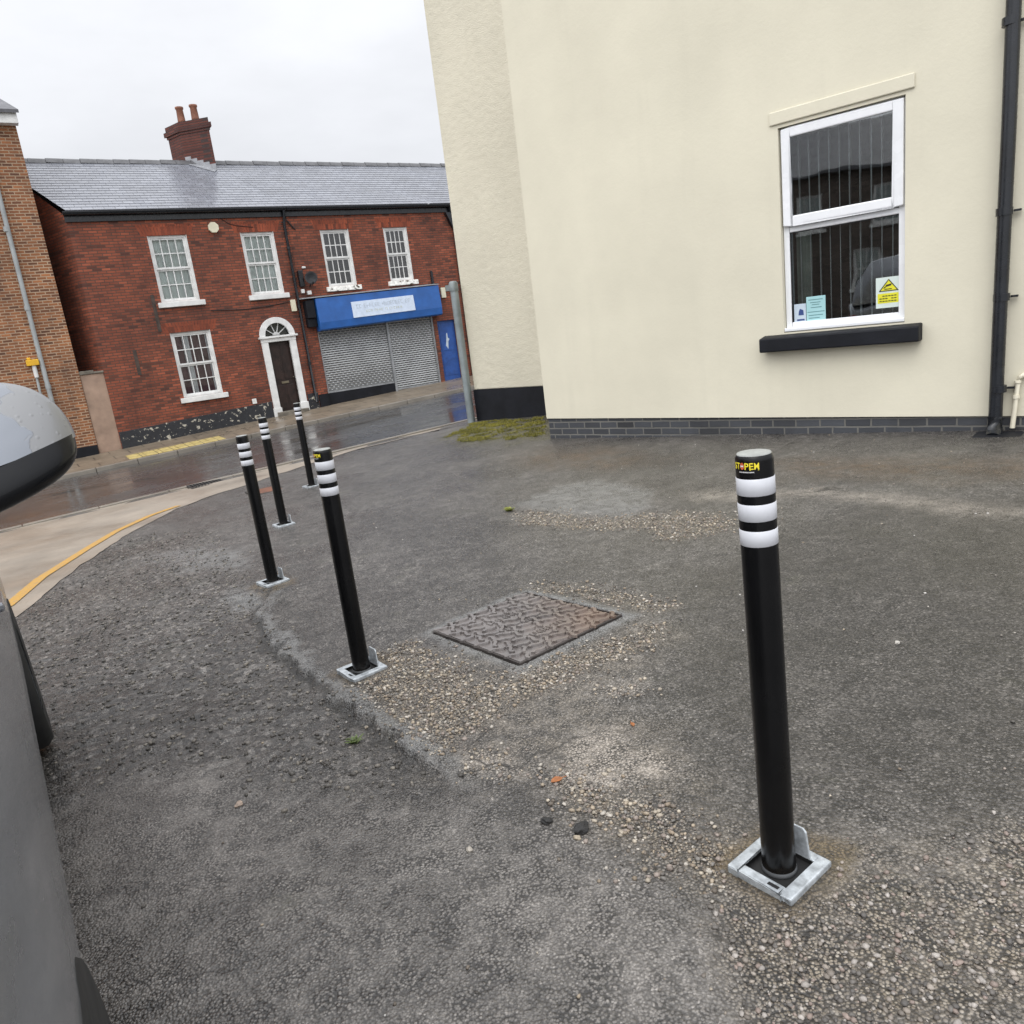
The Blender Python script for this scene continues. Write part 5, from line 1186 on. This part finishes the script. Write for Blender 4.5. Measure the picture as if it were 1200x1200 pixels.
b.add(g_, [(i*5+j, i*5+j+1, (i+1)*5+j+1, (i+1)*5+j) for i in range(3) for j in range(4)], True); b.build('rear_window', M['car_glass'], car)
for sgn in (1, -1):
    for wx in (WB0, WB1):
        b = MB(); b.lathe([(.19, -.10), (.30, -.105), (.325, -.08), (.33, -.03), (.33, .03), (.325, .08), (.30, .105), (.19, .10)], 36)
        b.v = [(x_+wx, z_*sgn+sgn*.795, y_+.33) for x_, y_, z_ in b.v]; wh = b.build('wheel', M['tyre'], car)
        b = MB(); b.lathe([(.02, .07), (.06, .075), (.09, .05), (.19, .03), (.20, .08), (.21, .10)], 30)
        for k in range(5):
            t = 2*math.pi*k/5; c_, s_ = math.cos(t), math.sin(t); b.hexa([(r_*c_-o_*s_, r_*s_+o_*c_, zz) for zz in (.03, .085) for r_, o_ in ((.05, -.03), (.2, -.018), (.2, .018), (.05, .03))])
        b.v = [(x_+wx, z_*sgn+sgn*.795, y_+.33) for x_, y_, z_ in b.v]; b.build('rim', M['alloy'], wh)
        b = MB()      # dark arch lip
        for k in range(18):
            t0, t1 = R(-8)+math.pi*1.09*k/18, R(-8)+math.pi*1.09*(k+1)/18; q = []
            for yy in (.80, .858):
                for r_, t in ((.345, t0), (.385, t0), (.385, t1), (.345, t1)): q.append((wx+r_*math.cos(t), sgn*yy, .33+r_*math.sin(t)))
            b.hexa(q)
        b.build('wheel_arch', M['trim'], car)
    MB().box(WB1+.40, WB0-.40, sgn*.795-.055, sgn*.795+.055, .16, .30).build('sill_skirt', M['trim'], car, bevel=.03)
    MB().box(-.18, .02, sgn*.905-.015, sgn*.905+.015, .86, .885).box(-1.02, -.82, sgn*.905-.015, sgn*.905+.015, .87, .895).build('door_handle', M['car'], car, bevel=.008)
    MB().hexa([(1.80, sgn*.50, .62), (2.10, sgn*.50, .62), (1.98, sgn*.77, .64), (1.72, sgn*.86, .66), (1.72, sgn*.50, .76), (2.06, sgn*.50, .74), (1.95, sgn*.75, .76), (1.62, sgn*.85, .80)]).build('headlight', plain('headlight lens', (.5, .52, .54), .08), car, bevel=.02)
    MB().box(-2.14, -2.0, sgn*.78-.09, sgn*.78+.06, .72, .96).build('tail_light', plain('red lens', (.25, .01, .01), .15), car, bevel=.02)
MB().box(2.06, 2.16, -.62, .62, .30, .50).build('grille', M['trim'], car, bevel=.03)
MB().box(-2.165, -2.12, -.26, .26, .62, .73).build('number_plate', plain('yellow plate', (.5, .38, .04), .4), car, bevel=.004)
MB().box(-2.17, -2.0, -.80, .80, .30, .50).build('bumper', M['trim'], car, bevel=.04)
# door mirrors: painted shell above, black casing below
def mirror(sgn):
    cx_, cy_, cz_ = .60, sgn*.958, 1.232; ax_ = .085
    def surf(u, v):
        f = lambda c, e: math.copysign(abs(c)**e, c); cv, sv_ = math.cos(v), math.sin(v); up = sv_ >= 0
        e1 = .92 if up else .55
        out_ = math.sin(u)*sgn > 0; ay_ = .172 if out_ else .09
        r_ = abs(cv)**e1; y_ = ay_*f(math.sin(u), .85)*r_; x_ = ax_*f(math.cos(u), .75)*r_
        z_ = (.152*abs(sv_)**.92) if up else -.078*abs(sv_)**.6
        o_ = y_*sgn/.172
        return x_-.03*max(0, o_)-.42*z_, y_, z_+.030*max(0, o_)+(.012*o_ if not up else 0)
    def part(v0, v1, name, mat, par, inset=0):
        b = MB(); nu, nv = 64, 26; vs = []
        for j in range(nv+1):
            v_ = v0+(v1-v0)*j/nv
            for i in range(nu):
                x_, y_, z_ = surf(2*math.pi*i/nu, v_); k_ = 1-inset; vs.append((cx_+x_*k_, cy_+y_*k_, cz_+z_))
        b.add(vs, [(j*nu+i, j*nu+(i+1) % nu, (j+1)*nu+(i+1) % nu, (j+1)*nu+i) for j in range(nv) for i in range(nu)], True)
        return b.build(name, mat, par)
    sh = part(R(0), R(90), 'door_mirror', M['mirror_paint'], car); part(R(-90), R(-.5), 'mirror_casing', M['casing'], sh, .015)
    b = MB(); b.hexa([(cx_-.05, sgn*.80, 1.10), (cx_+.05, sgn*.80, 1.10), (cx_+.04, sgn*.93, 1.16), (cx_-.04, sgn*.93, 1.16), (cx_-.05, sgn*.78, 1.18), (cx_+.05, sgn*.78, 1.18), (cx_+.04, sgn*.93, 1.22), (cx_-.04, sgn*.93, 1.22)]); b.build('mirror_arm', M['trim'], sh, bevel=.01)
    b = MB(); b.box(cx_-.0885, cx_-.080, cy_-.06, cy_+.10, cz_-.05, cz_+.09); b.build('mirror_glass', plain('mirror glass', (.7, .72, .74), .03, 1.0, .02), sh)
M['casing'] = plain('gloss black mirror casing', (.006, .0065, .008), .2, var=.2, spec=.3)
def mirrorpaint():
    m = N('wet mirror paint'); v = m.obj(); sp = m.n('ShaderNodeSeparateXYZ'); m.l(v, sp.inputs[0])
    e = m.math('ADD', sp.outputs[1], m.math('MULTIPLY', m.math('SUBTRACT', m.noise(v, 11, 3, .6, .5), .5), .14))
    film = m.mr(e, 1.035, 1.040)                                   # dried patch towards the outer end, the rest still wet
    c = m.mix(film, (.20, .215, .24), (.22, .222, .225))
    dr_ = m.n('ShaderNodeTexVoronoi'); m.l(v, dr_.inputs['Vector']); dr_.inputs['Scale'].default_value = 60
    h_ = m.math('MULTIPLY', m.mr(dr_.outputs['Distance'], .0, .25, 1, 0), film)
    return m.fin(c, m.mr(film, 0, 1, .14, .36), m.bump(m.math('ADD', h_, m.math('MULTIPLY', film, -.6)), .35, .003), .35, coat=.3)
M['mirror_paint'] = mirrorpaint()
mirror(1); mirror(-1)

# ------------------------------------------------------------------ loose stones, litter and weeds
ico_v = []; gphi = (1+5**.5)/2
for a in (-1, 1):
    for c in (-gphi, gphi): ico_v += [(0, a, c), (a, c, 0), (c, 0, a)]
bmi = bmesh.new(); bmesh.ops.create_icosphere(bmi, subdivisions=1, radius=1); iv = np.array([v.co[:] for v in bmi.verts]); bmi.faces.ensure_lookup_table(); itri = np.array([[v.index for v in f.verts] for f in bmi.faces]); bmi.free()
def scatter(polys, n, rmin, rmax, soft=0.0, seed=1, sink=.25):
    r = np.random.default_rng(seed); P = []
    for p in polys:
        q = np.array(GEO[p] if isinstance(p, str) else p); lo, hi = q.min(0)-.06, q.max(0)+.06
        k = int(n*(hi-lo).prod()); c = lo+(hi-lo)*r.random((k, 2)); d = sdf(q, c[:, 0], c[:, 1])+fbm(c[:, 0], c[:, 1], 9, 4)*.12
        keep = (d < 0) | (r.random(k) < .5*np.exp(-np.clip(d, 0, 9)/.05)*(d < soft)); P.append(c[keep])
    P = np.concatenate(P); m_ = len(P); rad = rmin+(rmax-rmin)*r.random(m_)**2.2
    return P, rad, sink
def stones(name, P, rad, sink, pal, seed=1):
    r = np.random.default_rng(seed); m_ = len(P); z = ground_z(P[:, 0], P[:, 1])
    sc3 = rad[:, None]*(np.array([1, .8, .55])*(.8+.45*r.random((m_, 3))))
    an = r.random(m_)*6.283; ca, sa = np.cos(an), np.sin(an)
    V = iv[None]*(1+.55*(r.random((m_, len(iv), 1))-.5))*sc3[:, None, :]
    x = V[..., 0]*ca[:, None]-V[..., 1]*sa[:, None]+P[:, 0:1]; y = V[..., 0]*sa[:, None]+V[..., 1]*ca[:, None]+P[:, 1:2]; zz = V[..., 2]+z[:, None]+sc3[:, 2:3]*(1-2*sink)
    vs = np.stack([x, y, zz], -1).reshape(-1, 3); fs_ = (itri[None]+(np.arange(m_)*len(iv))[:, None, None]).reshape(-1, 3)
    me_ = bpy.data.meshes.new(name); me_.vertices.add(len(vs)); me_.vertices.foreach_set('co', vs.ravel()); me_.loops.add(fs_.size); me_.loops.foreach_set('vertex_index', fs_.ravel().astype(np.int32))
    me_.polygons.add(len(fs_)); me_.polygons.foreach_set('loop_start', np.arange(0, fs_.size, 3, dtype=np.int32)); me_.update(); me_.validate()
    pal = np.array(pal); col = pal[r.integers(0, len(pal), m_)]*(.75+.5*r.random((m_, 1))); cc = np.ones((m_, len(iv), 4)); cc[..., :3] = col[:, None, :]
    a_ = me_.attributes.new('tone', 'FLOAT_COLOR', 'POINT'); a_.data.foreach_set('color', cc.ravel())
    return link(name, me_, M['stone'])
m = N('loose stone'); a_ = m.n('ShaderNodeAttribute'); a_.attribute_name = 'tone'; M['stone'] = m.fin(m.mix(m.mr(m.noise(m.pos(), 300, 3), .3, .7, 0, .4), a_.outputs['Color'], (.12, .1, .08)), .55, spec=.45)
BUFF = [(.37, .305, .225), (.44, .385, .305), (.27, .215, .155), (.50, .46, .40), (.15, .125, .10), (.27, .225, .195), (.11, .10, .09), (.19, .18, .165)]
DARK = [(.06, .057, .052), (.09, .085, .077), (.13, .12, .108), (.05, .047, .043), (.17, .155, .135), (.21, .19, .16)]
P, rad, s_ = scatter(['gravA', 'gravB', 'gravG'], 8000, .0024, .0095, .1, 3)
keep = np.ones(len(P), bool)
for bx, by in BOLL: keep &= np.hypot(P[:, 0]-bx, P[:, 1]-by) > .125
keep &= sdf(LID, P[:, 0], P[:, 1]) > .03; keep &= sdf(GEO['ring'], P[:, 0], P[:, 1]) > -.02
tag(stones('gravel', P[keep], rad[keep], s_, BUFF, 3), 'pale buff gravel showing where the tarmac has worn away', 'gravel', kind='stuff')
P, rad, s_ = scatter(['gravH'], 4600, .0022, .0085, .12, 13); keep = np.hypot(P[:, 0]-.52, P[:, 1]-1.5) > .125
GREYB = [(.26, .225, .19), (.33, .29, .25), (.20, .175, .15), (.13, .12, .11), (.37, .34, .31), (.09, .085, .08), (.28, .22, .19)]
tag(stones('gravel', P[keep], rad[keep], .3, GREYB, 13), 'greyer worn gravel to the right of the nearest bollard base', 'gravel', kind='stuff')
P, rad, s_ = scatter(['gravC', 'gravI', 'wornE', 'wornF'], 3000, .0035, .010, .1, 5); keep = sdf(LID, P[:, 0], P[:, 1]) > .03
tag(stones('gravel', P[keep], rad[keep], .3, BUFF, 5), 'thin scatter of buff gravel beyond the metal cover', 'gravel', kind='stuff')
P, rad, s_ = scatter(['rough'], 900, .003, .012, .2, 8); keep = (np.hypot(P[:, 0]+1.645, P[:, 1]-4.83) > .13) & (sdf(FOOT, P[:, 0], P[:, 1]) > .04)
tag(stones('loose_chippings', P[keep], rad[keep], .3, DARK, 8), 'dark loose chippings on the rough tarmac left of the broken edge', 'gravel', kind='stuff')
P, rad, s_ = scatter([[(-2, .8), (2.6, .8), (4, 6), (1, 8.5), (-2.5, 8)]], 26, .002, .007, .2, 9)
keep = sdf(LID, P[:, 0], P[:, 1]) > .03
for bx, by in BOLL: keep &= np.hypot(P[:, 0]-bx, P[:, 1]-by) > .13
tag(stones('grit', P[keep], rad[keep], .2, BUFF+DARK+[(.55, .53, .5)], 9), 'scattered pale and dark grit across the tarmac', 'gravel', kind='stuff')
# pebbles one can point to
peb = [(-.98, 2.05, .013, (.42, .35, .29), 'pale pinkish pebble'), (-.245, 1.74, .010, (.45, .42, .38), 'pale pebble'), (-.50, 1.87, .012, (.44, .36, .28), 'buff pebble')]
def lump(name, x, y, r_, col, seed, flat=.7):
    bm = bmesh.new(); bmesh.ops.create_icosphere(bm, subdivisions=3, radius=1); rr_ = random.Random(seed); ph = [rr_.uniform(0, 6) for _ in range(6)]
    for v in bm.verts:
        c = v.co; k = 1+.16*math.sin(3.1*c.x+ph[0])*math.cos(2.7*c.y+ph[1])+.10*math.sin(6*c.z+ph[2]+4*c.x)+.06*math.sin(11*c.y+ph[3])
        v.co = (c.x*r_*k*1.15, c.y*r_*k*.85, c.z*r_*k*flat)
    me_ = bpy.data.meshes.new(name); bm.to_mesh(me_); bm.free()
    for p in me_.polygons: p.use_smooth = seed % 2 == 0
    o = link(name, me_, plain(name+' stone', col, .6, var=.35, scale=60, bump=.5, bscale=200)); o.location = (x, y, gp(x, y)+r_*flat*.45); o.rotation_euler = (0, 0, seed*1.3); return o
tag(lump('tarmac_lump', .08, 1.755, .020, (.022, .021, .02), 3), 'larger black lump of broken tarmac beside the pebble strip', 'rubble')
tag(lump('tarmac_lump', -.01, 1.815, .014, (.022, .021, .02), 5), 'smaller black lump of broken tarmac left of the larger one', 'rubble')
tag(lump('pebble', .065, 1.725, .009, (.45, .38, .28), 2, .6), 'small buff pebble touching the larger black tarmac lump', 'pebble')
tag(lump('pebble', -.225, 1.75, .010, (.46, .42, .36), 4, .6), 'pale pebble alone on the smooth tarmac in the foreground', 'pebble')
tag(lump('pebble', -1.0, 2.18, .014, (.44, .34, .27), 6, .5), 'flat pinkish pebble on the tarmac near the parked car', 'pebble')
tag(lump('pebble', 1.33, 2.50, .010, (.55, .52, .47), 8, .6), 'pale pebble alone on the tarmac right of the nearest bollard', 'pebble')
def leaf(x, y, s, rz, lab):
    b = MB(); pts_ = [(-.5, 0), (-.3, .22), (0, .30), (.25, .2), (.5, .02), (.22, -.2), (0, -.27), (-.3, -.2)]
    top = [(px_*s, py_*s, .10*s*abs(py_)*3+.05*s*px_) for px_, py_ in pts_]; n = len(top)
    b.add(top+[(0, 0, 0)], [(i, (i+1) % n, n) for i in range(n)], True); b.add([(p[0], p[1], p[2]-.0012) for p in top]+[(0, 0, -.0012)], [((i+1) % n, i, n) for i in range(n)], True)
    b.tube([(.45*s, .02*s, .03*s), (.8*s, .05*s, .02*s)], .0012, 6)
    o = b.build('dead_leaf', plain('wet orange leaf', (.34, .12, .035), .45, var=.3, scale=50)); o.location = (x, y, gp(x, y)+.006); o.rotation_euler = (.1, .05, rz); return tag(o, lab, 'leaf')
leaf(.035, 2.0, .042, .4, 'orange dead leaf lying at the start of the pebble strip')
leaf(.31, 2.245, .026, 1.7, 'smaller orange dead leaf on the tarmac beyond the pale worn patch')
def weed(x, y, h_, n, lab, col, seed):
    r = random.Random(seed); b = MB()
    for k in range(n):
        a = r.uniform(0, 6.283); L = h_*r.uniform(.5, 1.1); wd = L*r.uniform(.10, .2); ox, oy = r.uniform(-.4, .4)*h_, r.uniform(-.4, .4)*h_
        pts_ = []
        for j in range(4):
            t = j/3; rr_ = L*t*r.uniform(.7, .9); zz = L*(t*.9-.45*t*t); ww = wd*math.sin(math.pi*(.15+.8*t)); c_, s_ = math.cos(a), math.sin(a)
            pts_ += [(ox+rr_*c_-ww*s_, oy+rr_*s_+ww*c_, zz), (ox+rr_*c_+ww*s_, oy+rr_*s_-ww*c_, zz)]
        b.add(pts_, [(2*j, 2*j+1, 2*j+3, 2*j+2) for j in range(3)], True)
    o = b.build('weed', plain('weed leaf', col, .5, var=.3, scale=40)); o.location = (x, y, gp(x, y)-.001); return tag(o, lab, 'weed')
weed(-.68, 2.50, .036, 34, 'small bright green weed growing at the foot of the broken tarmac edge', (.085, .12, .03), 1)
weed(-.02, 5.75, .05, 60, 'yellow green tuft growing beside the smooth grey patch', (.20, .22, .03), 2)
# moss along the rear wall: tufts too many to count
r = np.random.default_rng(4); q = np.array(GEO['moss']); c = q.min(0)+(q.max(0)-q.min(0))*r.random((16000, 2)); d = sdf(q, c[:, 0], c[:, 1])+fbm(c[:, 0], c[:, 1], 3, 4)*.45
c = c[(d < -.06) & (fbm(c[:, 0], c[:, 1], 7, 3) > -.05)]; z = ground_z(c[:, 0], c[:, 1]); b = MB()
for (x, y), zz in zip(c, z):
    for k in range(3):
        a = r.random()*6.283; l_ = .008+.018*r.random(); ca, sa = math.cos(a), math.sin(a); b.add([(x-.005*sa, y+.005*ca, zz-.002), (x+.005*sa, y-.005*ca, zz-.002), (x+ca*l_*.6, y+sa*l_*.6, zz+l_)], [(0, 1, 2)])
mm = N('moss tips'); M['moss'] = mm.fin(mm.ramp(mm.noise(mm.pos(), 3, 4, .7), [(.3, (.09, .09, .02)), (.7, (.30, .27, .04))]), .8)
tag(b.build('moss', M['moss']), 'yellow green moss at the foot of the cream wall', 'moss', kind='stuff')

# ------------------------------------------------------------------ terrace across the side road: seen only as the reflection in the cream building's window
ax = math.atan2(.474, .88)
tz = thing('terraced_house', 'dark brick terraced house across the side road, reflected in the white window', 'house', (-23.5, -8.8, .2), ax-math.pi/2+math.pi)
b = MB(); holes = [(-5.2, -4.1, 3.6, 5.2), (-2.2, -1.1, 3.6, 5.2), (.9, 2.0, 3.6, 5.2), (3.8, 4.9, 3.6, 5.2), (-5.2, -4.1, .9, 2.5), (-1.4, -.3, .9, 2.5), (3.6, 4.7, .9, 2.5)]
wall_grid(b, -8, 7, -.6, 6.0, holes, 0, .2)
b.add([(-8,0,-.6),(-8,6,-.6),(-8,6,6),(-8,3,8.2),(-8,0,6)], [(1,0,4,3,2)]); b.add([(7,0,-.6),(7,6,-.6),(7,6,6),(7,3,8.2),(7,0,6)], [(0,1,2,3,4)]); b.add([(-8,6,-.6),(7,6,-.6),(7,6,6),(-8,6,6)], [(1,0,3,2)])
b.build('wall', brick_mat('grey brown brick', (.20, .16, .135), (.15, .12, .10), (.12, .11, .10), (.06, .05, .045), .5), tz)
for h in holes: sash_window(tz, *h, 0, 'net')
b = MB(); b.hexa([(-8.2,-.3,5.9),(7.2,-.3,5.9),(7.2,3,8.25),(-8.2,3,8.25),(-8.2,-.3,6.02),(7.2,-.3,6.02),(7.2,3,8.37),(-8.2,3,8.37)]); b.hexa([(-8.2,3.0,8.25),(7.2,3.0,8.25),(7.2,6.3,5.9),(-8.2,6.3,5.9),(-8.2,3.0,8.37),(7.2,3.0,8.37),(7.2,6.3,6.02),(-8.2,6.3,6.02)])
b.build('roof', plain('pale wet slate', (.12, .12, .13), .3, var=.2, scale=2), tz)
MB().box(-6.4, -5.5, 2.6, 3.5, 7.6, 9.6).box(-6.5, -5.4, 2.5, 3.6, 9.601, 9.75).build('chimney', M['chimney_brick'], tz)
